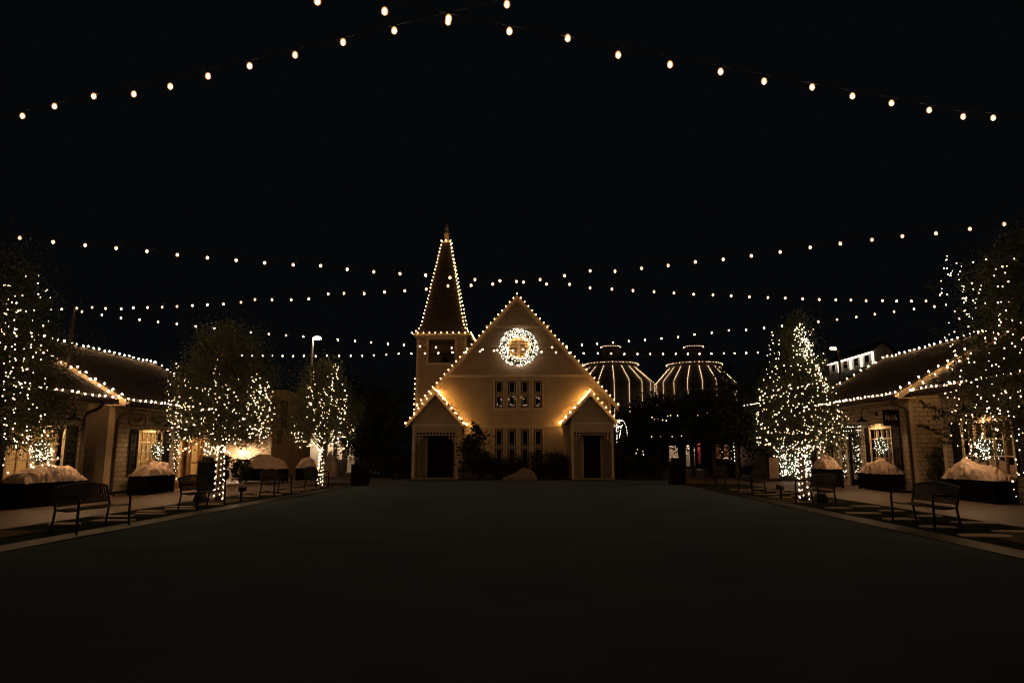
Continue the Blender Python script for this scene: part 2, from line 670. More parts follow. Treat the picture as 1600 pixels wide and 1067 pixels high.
def shutter(root, side, wallx, y0, y1, z0, z1):
    s = side
    a, b = sorted((s * (wallx - .05), s * (wallx - .005)))
    mb = MB()
    mb.box(a, b, y0, y0 + .06, z0, z1)
    mb.box(a, b, y1 - .06, y1, z0, z1)
    for zz in (z0, (z0 + z1) / 2 - .04, z1 - .08):
        mb.box(a, b, y0 + .06, y1 - .06, zz, zz + .08)
    z = z0 + .1
    while z < z1 - .1:
        xo, xi = s * (wallx - .042), s * (wallx - .012)
        mb.quad((xo, y0 + .06, z), (xo, y1 - .06, z), (xi, y1 - .06, z + .035), (xi, y0 + .06, z + .035))
        z += .04
    mb.build('shutter', M['dark'], root)


def room(root, side, wallx, y0, y1, zc, seed):
    """interior of a lit shop: back wall, side walls, floor, ceiling, shelves and a glowing lamp panel"""
    s = side
    rr = random.Random(seed)
    a, b = s * (wallx + .25), s * (wallx + 2.6)
    lo, hi = sorted((a, b))
    mb = MB()
    mb.box(min(b, b + s * .08), max(b, b + s * .08), y0, y1, .03, zc)
    mb.box(lo, hi, y0 - .08, y0, .03, zc)
    mb.box(lo, hi, y1, y1 + .08, .03, zc)
    mb.box(lo, hi, y0, y1, zc, zc + .06)
    mb.box(lo, hi, y0, y1, .02, .05)
    mb.build('interior_wall', M['room'], root)
    mb = MB()
    for zz in (.7, 1.15, 1.6):
        mb.box(min(b, b - s * .35), max(b, b - s * .35) - .002, y0 + .2, y1 - .2, zz, zz + .03)
        y = y0 + .3
        while y < y1 - .5:
            w = rr.uniform(.08, .25)
            h = rr.uniform(.1, .34)
            if rr.random() < .8:
                x_ = b - s * rr.uniform(.1, .24)
                mb.box(x_ - .06, x_ + .06, y, y + w, zz + .03, zz + .03 + h)
            y += w + rr.uniform(.04, .15)
    mb.build('shelf', M['wood'], root)
    mb = MB()
    xm = (a + b) / 2
    n = max(1, int((y1 - y0) / 1.6))
    for i in range(n):
        ym = lerp(y0, y1, (i + .5) / n)
        mb = MB(); mb.box(xm - .3, xm + .3, ym - .35, ym + .35, zc - .08, zc - .03)
        mb.build('ceiling_light', M['ceil'], root)


def shop(side, wallx, y0, y1, depth, z_e, xr, z_r, label, windows, doors, wallmat, lit_rooms, seed):
    s = side
    dy = DY(s)
    y0 += dy; y1 += dy
    windows = [(w[0] + dy, w[1] + dy) + tuple(w[2:]) for w in windows]
    doors = [(d[0] + dy, d[1] + dy) + tuple(d[2:]) for d in doors]
    lit_rooms = [(a + dy, b + dy) for a, b in lit_rooms]
    root = thing('shop_building', label, 'building', (s * (wallx + depth / 2), (y0 + y1) / 2, 0))
    holes = [(w[0], w[1], w[2], w[3]) for w in windows] + [(d[0], d[1], .02, d[2]) for d in doors]
    mb = MB()
    t = s * .2
    zt = z_e - .12
    mb.sheet('x', s * wallx, y0, y1, 0, zt, holes, t)
    mb.build('front_wall', M['shingle'], root)
    # gable end walls and back wall
    xo = s * (wallx + depth)
    ro = s * xr
    # roof underside height at x distance a: linear
    def zroof(a):
        a = abs(a)
        if a <= xr:
            return lerp(z_e, z_r, (a - (wallx - .6)) / (xr - (wallx - .6)))
        return lerp(z_r, z_e, (a - xr) / (xr - (wallx - .6)))
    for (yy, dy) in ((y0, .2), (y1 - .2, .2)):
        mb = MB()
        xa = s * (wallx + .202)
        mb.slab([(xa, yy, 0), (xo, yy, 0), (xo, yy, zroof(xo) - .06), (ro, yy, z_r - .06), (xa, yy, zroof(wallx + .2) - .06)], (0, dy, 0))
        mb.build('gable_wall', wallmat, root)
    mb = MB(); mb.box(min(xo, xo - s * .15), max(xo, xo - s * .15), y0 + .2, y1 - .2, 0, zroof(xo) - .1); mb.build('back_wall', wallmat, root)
    # corner boards
    for yy in (y0, y1):
        mb = MB()
        e = .02 if yy == y1 else -.02
        ya, yb = (yy - .12, yy + .022) if yy == y1 else (yy - .022, yy + .12)
        mb.box(min(s * (wallx - .02), s * (wallx + .2)), max(s * (wallx - .02), s * (wallx + .10)), ya, yb, 0, zt)
        mb.build('corner_board', M['trim'], root)
    # roof: two slabs
    ov = .45
    xe = s * (wallx - .6)
    xe2 = s * (2 * xr - (wallx - .6))
    th = .09
    mb = MB()
    mb.slab([(xe, y0 - ov, z_e), (ro, y0 - ov, z_r), (ro, y1 + ov, z_r), (xe, y1 + ov, z_e)], (0, 0, th))
    mb.slab([(xe2, y0 - ov, z_e), (ro, y0 - ov, z_r + .001), (ro, y1 + ov, z_r + .001), (xe2, y1 + ov, z_e)], (0, 0, th))
    mb.build('roof', M['shoproof'], root)
    for yy in (y0 - ov - .03, y1 + ov):
        mb = MB()
        for (xa_, za_) in ((xe, z_e), (xe2, z_e)):
            mb.slab([(xa_, yy, za_ + th * .6), (ro, yy, z_r + th * .6), (ro, yy, z_r - .16), (xa_, yy, za_ - .17)], (0, .03, 0))
        mb.build('rake_board', M['trim'], root)
    # soffit, fascia and gutter along the eave
    mb = MB(); mb.box(min(xe + s * .05, s * (wallx + .05)), max(xe + s * .05, s * (wallx + .05)), y0 - ov + .01, y1 + ov - .01, z_e - .14, z_e - .10); mb.build('soffit', M['trim'], root)
    mb = MB(); mb.box(min(xe, xe + s * .045), max(xe, xe + s * .045), y0 - ov, y1 + ov, z_e - .16, z_e + .03); mb.build('fascia', M['copper'], root)
    mb = MB()
    prof = [(0, 0), (-.12, .0), (-.14, .05), (-.14, .12), (-.125, .12), (-.12, .06), (-.11, .02), (0, .02)]
    mb.slab([(xe + s * p[0], y0 - ov, z_e - .11 + p[1]) for p in prof], (0, y1 - y0 + 2 * ov, 0))
    mb.build('gutter', M['copper'], root)
    # downspout at the corner that faces the camera gap
    for yy in ((y0 + .06,) if y0 > 20 else (y1 - .15,) if s < 0 else ()):
        mb = MB()
        mb.tube([(xe - s * .06, yy - .1, z_e - .1), (xe - s * .05, yy - .1, z_e - .22), (xe + s * .12, yy - .08, z_e - .36), (s * (wallx - .16), yy - .05, z_e - .46),
                 (s * (wallx - .08), yy - .03, z_e - .6), (s * (wallx - .07), yy - .03, .25), (s * (wallx - .09), yy - .03, .12), (s * (wallx - .22), yy - .03, .05)], .055, 8)
        mb.build('downspout', M['copper'], root, True)
    for (a, b, c, d, cols, rw, sh) in windows:
        shop_window(root, s, wallx, a, b, c, d, cols, rw)
        if sh[0]: shutter(root, s, wallx, a - .09 - sh[0], a - .1, c - .05, d + .08)
        if sh[1]: shutter(root, s, wallx, b + .1, b + .09 + sh[1], c - .05, d + .08)
    for (a, b, h, mat_) in doors:
        mb = MB()
        x_a, x_b = sorted((s * (wallx + .06), s * (wallx + .11)))
        k = .1
        mb.box(x_a, x_b, a + .003, a + k, .03, h - .003); mb.box(x_a, x_b, b - k, b - .003, .03, h - .003)
        mb.box(x_a, x_b, a + k, b - k, .03, .3); mb.box(x_a, x_b, a + k, b - k, h - .14, h - .003)
        mb.box(x_a, x_b, a + k, b - k, 1.0, 1.08)
        dr = mb.build('door', mat_, root)
        xm = s * (wallx + .085)
        mb = MB(); mb.quad((xm, a + k, .3), (xm, b - k, .3), (xm, b - k, h - .14), (xm, a + k, h - .14)); mb.build('pane', M['glass'], dr)
        mb = MB(); mb.tube([(s * (wallx + .03), b - .05, .95), (s * (wallx + .03), b - .05, 1.15)], .012, 6); mb.build('handle', M['metal'], dr)
        mb = MB()
        x_a, x_b = sorted((s * (wallx - .03), s * (wallx + .04)))
        mb.box(x_a, x_b, a - .1, a, .02, h + .1); mb.box(x_a, x_b, b, b + .1, .02, h + .1); mb.box(x_a, x_b, a, b, h, h + .1)
        mb.build('door_frame', M['trim'] if mat_ != M['wood'] else M['wood'], root)
    for i, (a, b) in enumerate(lit_rooms):
        room(root, s, wallx, a, b, 2.75, seed + i)
    return root


WL, WR = 14.35, 13.9
EL, ER = 3.17, 3.57
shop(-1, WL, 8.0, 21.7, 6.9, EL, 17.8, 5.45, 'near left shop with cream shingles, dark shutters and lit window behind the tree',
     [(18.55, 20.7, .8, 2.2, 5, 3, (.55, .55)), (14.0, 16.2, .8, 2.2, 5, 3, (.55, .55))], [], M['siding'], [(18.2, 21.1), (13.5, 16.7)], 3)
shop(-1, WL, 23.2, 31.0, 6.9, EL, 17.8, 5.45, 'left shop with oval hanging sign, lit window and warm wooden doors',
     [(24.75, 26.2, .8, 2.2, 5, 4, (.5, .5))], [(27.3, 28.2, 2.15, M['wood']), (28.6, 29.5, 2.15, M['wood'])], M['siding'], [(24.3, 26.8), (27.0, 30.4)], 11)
shop(1, WR, 11.0, 23.35, 7.6, ER, 17.7, 6.06, 'near right shop with cream shingles mostly hidden behind the edge tree',
     [(19.9, 22.2, .85, 2.4, 5, 3, (.5, .5)), (14.4, 16.6, .85, 2.4, 5, 3, (.5, .5))], [], M['shingle'], [(19.5, 22.8), (14.0, 17.0)], 21)
shop(1, WR, 25.3, 34.0, 7.6, ER, 17.7, 6.06, 'right shop with square black sign, gooseneck lamp and lit window',
     [(26.75, 28.4, .85, 2.4, 4, 4, (.62, .35)), (31.4, 32.8, .85, 2.4, 5, 3, (0, 0))], [(29.4, 30.6, 2.3, M['dark'])], M['shingle'], [(26.3, 28.9), (29.1, 33.4)], 31)

gooseneck(-1, WL, 20.1, 2.75, 2.42, .7, 'gooseneck lamp over the window of the near left shop')
gooseneck(-1, WL, 25.45, 2.72, 2.42, .65, 'gooseneck lamp beside the oval sign on the left shop')
gooseneck(1, WR, 27.75, 3.02, 2.70, .62, 'gooseneck lamp beside the black square sign')
gooseneck(1, WR, 21.0, 3.02, 2.70, .62, 'gooseneck lamp of the right shop hidden by the edge tree')
gooseneck(1, WR, 31.9, 3.02, 2.66, .62, 'gooseneck lamp over the far window behind the bright cone tree')
gooseneck(-1, WL, 29.0, 2.72, 2.46, .65, 'gooseneck lamp over the wooden doors of the left shop')


def text_obj(body, size, loc, mat, parent, shear=0.0, ext=.004, xs=1.0):
    cu = bpy.data.curves.new('lettering', 'FONT')
    cu.body = body
    cu.size = size
    cu.align_x = 'CENTER'
    cu.align_y = 'CENTER'
    cu.shear = shear
    cu.extrude = ext
    cu.materials.append(mat)
    tmp = bpy.data.objects.new('tmp', cu)
    SC.collection.objects.link(tmp)
    me = bpy.data.meshes.new_from_object(tmp.evaluated_get(bpy.context.evaluated_depsgraph_get()))
    bpy.data.objects.remove(tmp)
    o = bpy.data.objects.new('lettering', me)
    SC.collection.objects.link(o)
    o.parent = parent
    org = ORG[parent.name]
    o.location = (loc[0] - org[0], loc[1] - org[1], loc[2] - org[2])
    o.rotation_euler = (math.pi / 2, 0, 0)
    o.scale = (xs, 1, 1)
    return o


# square black sign "No.16" hanging out from the wall, facing the lawn's near end
t = thing('hanging_sign', 'square black hanging sign reading No.16', 'sign', (13.55, 26.600, 2.77))
mb = MB(); mb.box(13.24, 13.80, 26.585, 26.615, 2.49, 3.05); mb.build('board', M['dark'], t)
mb = MB()
for (a, b, c, d) in ((13.22, 13.82, 2.47, 2.49), (13.22, 13.82, 3.05, 3.07), (13.22, 13.24, 2.49, 3.05), (13.80, 13.82, 2.49, 3.05)):
    mb.box(a, b, 26.575, 26.625, c, d)
mb.build('sign_frame', M['metal'], t)
mb = MB(); mb.tube([(13.88, 26.600, 3.24), (13.2, 26.600, 3.24)], .012, 6); mb.tube([(13.33, 26.600, 3.24), (13.33, 26.600, 3.06)], .005, 4); mb.tube([(13.71, 26.600, 3.24), (13.71, 26.600, 3.06)], .005, 4)
mb.tube([(13.88, 26.600, 3.10), (13.6, 26.600, 3.235)], .008, 5)
mb.build('bracket', M['metal'], t)
text_obj('N', .30, (13.345, 26.580, 2.775), M['sign_text'], t, 0, .004, .62)
text_obj('o', .21, (13.445, 26.580, 2.80), M['sign_text'], t, 0, .004, .62)
mb = MB(); mb.box(13.405, 13.485, 26.576, 26.584, 2.695, 2.712); mb.build('lettering', M['sign_text'], t)
text_obj('.16', .30, (13.60, 26.580, 2.775), M['sign_text'], t, 0, .004, .72)

# oval sign
t = thing('hanging_sign', 'oval cream hanging sign with dark rim and script lettering', 'sign', (-13.97, 23.620, 2.6))


def stadium(cx, cz, w, h, y, n=12):
    p = []
    r = h / 2
    for i in range(n + 1):
        a = -math.pi / 2 + math.pi * i / n
        p.append((cx + w / 2 - r * .8 + r * .8 * math.cos(a), y, cz + r * math.sin(a)))
    for i in range(n + 1):
        a = math.pi / 2 + math.pi * i / n
        p.append((cx - w / 2 + r * .8 + r * .8 * math.cos(a), y, cz + r * math.sin(a)))
    return p


mb = MB(); mb.slab(stadium(-13.97, 2.6, .60, .38, 23.610), (0, .03, 0)); mb.build('board', M['trim'], t)
mb = MB(); p = stadium(-13.97, 2.6, .62, .40, 23.605); mb.tube(p + [p[0]], .014, 5); mb.build('sign_frame', M['dark'], t)
mb = MB(); mb.tube([(-14.33, 23.620, 2.95), (-13.66, 23.620, 2.95)], .014, 6); mb.tube([(-14.12, 23.620, 2.95), (-14.12, 23.620, 2.79)], .006, 4); mb.tube([(-13.82, 23.620, 2.95), (-13.82, 23.620, 2.79)], .006, 4)
mb.build('bracket', M['metal'], t)
text_obj('Tannah', .155, (-13.985, 23.600, 2.625), M['dark'], t, .35, .004, .9)
text_obj('MARKET', .05, (-13.96, 23.600, 2.53), M['dark'], t, 0, .003, 1.1)


# ------------------------------------------------------------------ church
YP = 38.2      # porch fronts
YM = 39.5      # main facade
ch = thing('church', 'cream clapboard chapel with steeple, twin gabled porches and a steep front gable', 'church', (-.9, YM, 0))


def PX(px, Y):
    return at(px, 700, Y).x


def PZ(py, Y, px=805):
    return at(px, py, Y).z


YG = YM - .35
peak = at(808, 461, YG)
slope = 1.12
eaveR = at(966, 633, YG)
slope = (peak.z - eaveR.z) / (eaveR.x - peak.x)
xl_wall, xr_wall = PX(653, YM), PX(956, YM)
xc = peak.x


def zgab(x):
    return peak.z - .12 - slope * abs(x - xc)


win_x = [(773, 786), (793, 806.5), (813.5, 826.5), (834, 848)]
W_UP = [(PX(a, YM), PX(b, YM), PZ(637.5, YM), PZ(594.5, YM)) for a, b in win_x]
W_LO = [(PX(a, YM), PX(b, YM), .75, PZ(670, YM)) for a, b in win_x]
xa, xb = W_UP[0][0] - .15, W_UP[3][1] + .15
ztop = W_UP[0][3] + .1
mb = MB()
for (u0, u1) in ((xl_wall, xa), (xb, xr_wall)):
    pts = [(u0, YM, 0), (u1, YM, 0), (u1, YM, zgab(u1)), (u0, YM, zgab(u0))]
    mb.slab(pts, (0, .2, 0))
mb.sheet('y', YM, xa, xb, 0, ztop, W_UP + W_LO, .2)
mb.slab([(xa, YM, ztop), (xb, YM, ztop), (xb, YM, zgab(xb)), (xc, YM, zgab(xc)), (xa, YM, zgab(xa))], (0, .2, 0))
mb.build('front_wall', M['church'], ch)
YB = YM + 16
mb = MB()
mb.box(xl_wall, xl_wall + .2, YM + .2, YB, 0, zgab(xl_wall) - .02)
mb.box(xr_wall - .2, xr_wall, YM + .2, YB, 0, zgab(xr_wall) - .02)
mb.slab([(xl_wall, YB, 0), (xr_wall, YB, 0), (xr_wall, YB, zgab(xr_wall)), (xc, YB, zgab(xc)), (xl_wall, YB, zgab(xl_wall))], (0, .2, 0))
mb.build('side_wall', M['church'], ch)
# roof
xE, xW = eaveR.x, 2 * xc - eaveR.x
zE = eaveR.z
mb = MB()
for (x_, k) in ((xE, 0), (xW, .002)):
    mb.slab([(x_, YG, zE - .1), (xc, YG, peak.z - .1 + k), (xc, YB + .4, peak.z - .1 + k), (x_, YB + .4, zE - .1)], (0, 0, .1))
mb.build('roof', M['roof'], ch)
mb = MB()
for x_ in (xE, xW):
    mb.slab([(x_, YG - .04, zE + .0), (xc, YG - .04, peak.z), (xc, YG - .04, peak.z - .34), (x_, YG - .04, zE - .34)], (0, .04, 0))
mb.build('bargeboard', M['trim'], ch)
mb = MB()
for x_ in (xE, xW):   # soffit behind the bargeboard
    mb.slab([(x_, YG, zE - .14), (xc, YG, peak.z - .14), (xc, YM, peak.z - .14), (x_, YM, zE - .14)], (0, 0, .03))
mb.build('soffit', M['trim'], ch)
# horizontal bands on the facade
mb = MB()


def band(py, h=.11, d=.05):
    z = PZ(py, YM)
    half = (peak.z - .2 - z) / slope
    x0, x1 = max(xc - half, xl_wall), min(xc + half, xr_wall)
    mb.box(x0, x1, YM - d, YM, z, z + h)


band(513, .09); band(589, .13, .07); band(667, .10)
mb.box(xc - 1.9, xc + 1.9, YM - .025, YM - .001, PZ(513, YM) + .1, PZ(513, YM) + .2)
mb.build('trim_band', M['trim'], ch)
for u in (xl_wall, xr_wall - .16):
    mb = MB(); mb.box(u, u + .16, YM - .03, YM + .0, 0, zgab(u) - .1); mb.build('corner_board', M['trim'], ch)


def church_window(w, border):
    x0, x1, z0, z1 = w
    mb = MB()
    k = .08
    mb.box(x0 - k, x0, YM - .04, YM + .12, z0 - k, z1 + k); mb.box(x1, x1 + k, YM - .04, YM + .12, z0 - k, z1 + k)
    mb.box(x0, x1, YM - .04, YM + .12, z1, z1 + k); mb.box(x0 - k - .03, x1 + k + .03, YM - .08, YM + .12, z0 - k - .05, z0 - k)
    mb.box(x0, x1, YM - .04, YM + .12, z0 - k, z0)
    fr = mb.build('window', M['trim'], ch)
    mb = MB()
    zm = (z0 + z1) / 2
    mb.box(x0, x1, YM + .05, YM + .09, zm - .03, zm + .03)
    g = .014
    w_ = x1 - x0
    for (a, b) in ((z0, zm - .03), (zm + .03, z1)):
        bw = w_ / 5
        mb.box(x0 + bw - g, x0 + bw + g, YM + .06, YM + .08, a, b); mb.box(x1 - bw - g, x1 - bw + g, YM + .06, YM + .08, a, b)
        mb.box(x0 + bw, x1 - bw, YM + .061, YM + .079, a + bw - g, a + bw + g); mb.box(x0 + bw, x1 - bw, YM + .061, YM + .079, b - bw - g, b - bw + g)
        n = int((b - a) / bw)
        for i in range(1, n):
            zz = lerp(a, b, i / n)
            for (u, v) in ((x0, x0 + bw - g), (x1 - bw + g, x1)):
                mb.box(u, v, YM + .061, YM + .079, zz - g, zz + g)
        for i in (2, 3):
            u = x0 + bw * i
            mb.box(u - g, u + g, YM + .061, YM + .079, a, a + bw - g); mb.box(u - g, u + g, YM + .061, YM + .079, b - bw + g, b)
    mb.build('muntins', M['trim'], fr)
    mb = MB(); mb.box(x0, x1, YM + .095, YM + .11, z0, z1); mb.build('pane', M['dglass'], fr)


for w in W_UP + W_LO:
    church_window(w, True)

WCx, WCz = at(810, 543.5, YM).x, at(810, 543.5, YM).z


def boards(name, parent, Y, z0, z1, xfun, holes, pitch=.15, mat='church'):
    mb = MB()
    z = z0
    while z < z1 - .02:
        zt_ = min(z + pitch, z1)
        a, b = xfun(zt_)
        if b - a > .1:
            cuts = sorted((h[0], h[1]) for h in holes if h[2] < zt_ - .01 and h[3] > z + .01)
            x = a
            segs = []
            for (c, d) in cuts:
                if c > x: segs.append((x, min(c, b)))
                x = max(x, d)
            if x < b: segs.append((x, b))
            for (c, d) in segs:
                if d - c < .02: continue
                mb.quad((c, Y - .030, z), (d, Y - .030, z), (d, Y - .006, zt_), (c, Y - .006, zt_))
                mb.quad((c, Y - .002, z), (d, Y - .002, z), (d, Y - .030, z), (c, Y - .030, z))
        z += pitch
    return mb.build(name, M[mat], parent)


hl_ = [(w[0] - .09, w[1] + .09, w[2] - .14, w[3] + .09) for w in W_UP + W_LO]
z5, z3 = PZ(589, YM), PZ(513, YM)


def xgab(z):
    half = max(0, (peak.z - .16 - z) / slope)
    return max(xc - half, xl_wall + .16), min(xc + half, xr_wall - .16)


boards('siding', ch, YM, .1, z3, xgab, hl_ + [(WCx - .72, WCx + .72, WCz - .70, WCz + .72)])

# round louvre behind the wreath
WC = at(810, 543.5, YM)
mb = MB()
R0 = .62
seg = 40
for i in range(seg):
    a, b = 2 * math.pi * i / seg, 2 * math.pi * (i + 1) / seg
    q = []
    for (rr_, aa) in ((R0, a), (R0 + .1, a), (R0 + .1, b), (R0, b)):
        q.append((WC.x + rr_ * math.cos(aa), YM - .07, WC.z + rr_ * math.sin(aa)))
    mb.slab(q, (0, .069, 0))
lv = mb.build('louvre', M['trim'], ch)
mb = MB()
z = -R0 + .04
while z < R0 - .03:
    hw = math.sqrt(max(0, R0 ** 2 - z ** 2))
    mb.slab([(WC.x - hw, YM - .055, WC.z + z), (WC.x + hw, YM - .055, WC.z + z), (WC.x + hw, YM - .01, WC.z + z + .05), (WC.x - hw, YM - .01, WC.z + z + .05)], (0, 0, .012))
    z += .085
mb.build('louvre_slats', M['trim'], lv)
mb = MB(); mb.box(WC.x - .07, WC.x + .11, YM - .075, YM - .056, WC.z - R0, WC.z + R0); mb.build('louvre_post', M['trim'], lv)
mb = MB(); mb.slab([(WC.x + R0 * math.cos(2 * math.pi * i / 32), YM - .009, WC.z + R0 * math.sin(2 * math.pi * i / 32)) for i in range(32)], (0, .006, 0)); mb.build('louvre_backing', M['dark'], lv)


# porches
def porch(pl, pr, opl, opr, apex, eL, eR, doorl, doorr, dtop, label):
    xl, xr_ = PX(pl, YP), PX(pr, YP)
    A = at(*apex, YP - .3)
    L_ = at(*eL, YP - .3)
    R_ = at(*eR, YP - .3)
    zl = (L_.z + R_.z) / 2
    pt = []
    mb = MB()
    ol, orr = PX(opl, YP), PX(opr, YP)
    zo = PZ(674, YP)
    zb = zl - .05
    mb.box(xl, ol, YP, YP + .16, 0, zb); mb.box(orr, xr_, YP, YP + .16, 0, zb); mb.box(ol, orr, YP + .001, YP + .159, zo, zb)
    sl = (A.z - zl) / (A.x - L_.x)
    ga = lambda x: A.z - .1 - sl * abs(x - A.x)
    mb.slab([(xl, YP + .002, zb), (xr_, YP + .002, zb), (xr_, YP + .002, max(zb + .01, ga(xr_))), (A.x, YP + .002, ga(A.x)), (xl, YP + .002, max(zb + .01, ga(xl)))], (0, .15, 0))
    mb.box(xl, xl + .12, YP + .16, YM, 0, zb); mb.box(xr_ - .12, xr_, YP + .16, YM, 0, zb)
    body = mb.build('porch', M['church'], ch)
    mb = MB()
    for (x_, k) in ((L_.x, 0), (R_.x, .002)):
        mb.slab([(x_, YP - .3, zl - .08), (A.x, YP - .3, A.z - .08 + k), (A.x, YM + (0 if 1 else 0), A.z - .08 + k), (x_, YM, zl - .08)], (0, 0, .08))
    mb.build('porch_roof', M['roof'], body)
    mb = MB()
    for x_ in (L_.x, R_.x):
        mb.slab([(x_, YP - .33, zl), (A.x, YP - .33, A.z), (A.x, YP - .33, A.z - .24), (x_, YP - .33, zl - .24)], (0, .03, 0))
    mb.build('porch_bargeboard', M['trim'], body)
    mb = MB()
    mb.box(xl - .06, xr_ + .06, YP - .04, YP - .001, zb - .06, zb + .05)
    for u in (xl, ol - .13, orr, xr_ - .13):
        if abs(u - (ol - .13)) < 1e-6 and ol - xl < .2: continue
        if abs(u - orr) < 1e-6 and xr_ - orr < .2: continue
        mb.box(u, u + .13, YP - .035, YP - .001, 0, zb - .06)
    mb.build('porch_trim', M['trim'], body)
    boards('siding', body, YP + .002, zb + .06, A.z - .3, lambda z: (max(xl, A.x - (A.z - .12 - z) / sl), min(xr_, A.x + (A.z - .12 - z) / sl)), [])
    # fretwork of small squares under the beam, stepping down at both ends
    mb = MB()
    n = 12
    c = (orr - ol) / n
    g = .02
    z1 = zo - .004
    for (i0, i1, r) in ((0, n, 0), (0, 2, 1), (n - 2, n, 1), (0, 1, 2), (n - 1, n, 2)):
        for i in range(i0, i1 + 1):
            u = ol + c * i
            u = min(max(u, ol + g), orr - g)
            mb.box(u - g, u + g, YP + .03, YP + .07, z1 - c * (r + 1), z1 - c * r)
        mb.box(ol + c * i0, ol + c * i1, YP + .032, YP + .068, z1 - c * (r + 1) - g, z1 - c * (r + 1) + g)
    mb.box(ol, orr, YP + .032, YP + .068, z1 - 2 * g, z1)
    mb.build('fretwork', M['trim'], body)
    mb = MB(); mb.box(xl + .13, xr_ - .13, YM - .10, YM - .052, PZ(682, YM), PZ(655, YM)); mb.build('porch_ceiling_shade', M['dark'], body)  # dark strip put in for the shade under the porch ceiling
    # door in the main wall at the back of the porch, with jambs
    dl, dr_ = PX(doorl, YM - .1), PX(doorr, YM - .1)
    zd = PZ(dtop, YM - .1)
    mb = MB()
    mb.box(dl, dr_, YM - .06, YM - .02, .05, zd)
    for (a, b) in ((.12, zd * .42), (zd * .48, zd - .15)):
        for (u, v) in ((dl + .1, (dl + dr_) / 2 - .05), ((dl + dr_) / 2 + .05, dr_ - .1)):
            mb.box(u, v, YM - .08, YM - .06, a, b)
    d = mb.build('door', M['dark'], body)
    mb = MB(); mb.tube([(dr_ - .07, YM - .12, 1.0), (dr_ - .07, YM - .12, 1.16)], .012, 6); mb.build('handle', M['metal'], d)
    mb = MB()
    mb.box(dl - .12, dl, YM - .05, YM - .003, .02, zd + .12); mb.box(dr_, dr_ + .12, YM - .05, YM - .003, .02, zd + .12); mb.box(dl, dr_, YM - .05, YM - .003, zd, zd + .12)
    mb.build('door_frame', M['trim'], body)
    mb = MB(); mb.box(xl + .05, xr_ - .05, YP - .5, YM - .01, 0.0, .06); mb.build('step', M['flag'], body)
    return A, L_, R_, zl


PL = porch(644, 717, 649, 712, (680, 610), (634, 662), (724, 662), 668, 709, 680, 'left')
PR = porch(893, 959, 896, 955, (922, 611), (878, 660), (966, 658), 912, 938, 680, 'right')

# tower
YT = 41.2
tl, tr = PX(648, YT), PX(727, YT)
tw = tr - tl
zc = PZ(524, YT, 690)
z0b, z1b = PZ(567, YT, 688), PZ(530, YT, 688)
ho = [(PX(666.5, YT), PX(708.5, YT), z0b, z1b)]
mb = MB()
mb.sheet('y', YT, tl, tr, 0, zc, ho, .18)
mb.sheet('y', YT + tw - .18, tl, tr, 0, zc, [], .18)
hs = [(YT + tw * .24, YT + tw * .76, z0b, z1b)]
mb.sheet('x', tl, YT + .181, YT + tw - .181, 0, zc, hs, .18)
mb.sheet('x', tr - .18, YT + .181, YT + tw - .181, 0, zc, hs, .18)
tower = mb.build('bell_tower', M['church'], ch)
mb = MB()
for (u, v) in ((tl - .02, tl + .14), (tr - .14, tr + .02)):
    mb.box(u, v, YT - .03, YT - .001, 0, zc - .1)
x0, x1 = ho[0][0], ho[0][1]
mb.box(x0 - .12, x0, YT - .03, YT - .001, z0b - .1, z1b + .1); mb.box(x1, x1 + .12, YT - .03, YT - .001, z0b - .1, z1b + .1)
mb.box(x0, x1, YT - .03, YT - .001, z1b, z1b + .1); mb.box(x0, x1, YT - .05, YT - .001, z0b - .1, z0b)
mb.build('tower_trim', M['trim'], tower)
boards('siding', tower, YT, .1, zc - .13, lambda z: (tl + .14, tr - .14), [(ho[0][0] - .12, ho[0][1] + .12, z0b - .1, z1b + .1)])
mb = MB(); mb.box(tl - .13, tr + .13, YT - .13, YT + tw + .13, zc - .12, zc); mb.box(tl - .22, tr + .22, YT - .22, YT + tw + .22, zc, zc + .1)
mb.build('cornice', M['trim'], tower)
mb = MB(); mb.box(tl + .19, tr - .19, YT + .19, YT + tw - .19, z0b - .3, z0b - .2); mb.build('belfry_floor', M['dark'], tower)
mb = MB(); xm = (tl + tr) / 2
mb.lathe([(.02, .62), (.12, .6), (.2, .45), (.24, .2), (.33, .0), (.31, .0), (.2, .2)], (xm, YT + tw / 2, z0b + .12), 20); mb.tube([(xm - 1.2, YT + tw / 2, z0b + .78), (xm + 1.2, YT + tw / 2, z0b + .78)], .05, 6)
mb.build('bell', M['copper'], tower, True)
# flared spire, square plan
ym = YT + tw / 2
zs_ = zc + .1
hw0 = tw / 2 + .26
z_tip = PZ(380, ym, 695)
prof = [(hw0, zs_), (hw0 - .22, zs_ + .14), (hw0 - .42, zs_ + .42), (hw0 - .52, zs_ + .75), (.24, z_tip)]
mb = MB()
for i in range(len(prof) - 1):
    (a, za), (b, zb_) = prof[i], prof[i + 1]
    c4 = [(-1, -1), (1, -1), (1, 1), (-1, 1)]
    for k in range(4):
        p, q = c4[k], c4[(k + 1) % 4]
        mb.quad((xm + p[0] * a, ym + p[1] * a, za), (xm + q[0] * a, ym + q[1] * a, za), (xm + q[0] * b, ym + q[1] * b, zb_), (xm + p[0] * b, ym + p[1] * b, zb_))
spire = mb.build('spire', M['roof'], ch)
mb = MB()
mb.lathe([(.26, -.02), (.26, .06), (.17, .1), (.15, .55), (.2, .6), (.2, .66), (.1, .72), (.14, .86), (.15, .98), (.09, 1.1), (.05, 1.16), (.07, 1.22), (.005, 1.32)], (xm, ym, z_tip), 12)
mb.build('finial', M['trim'], spire, True)


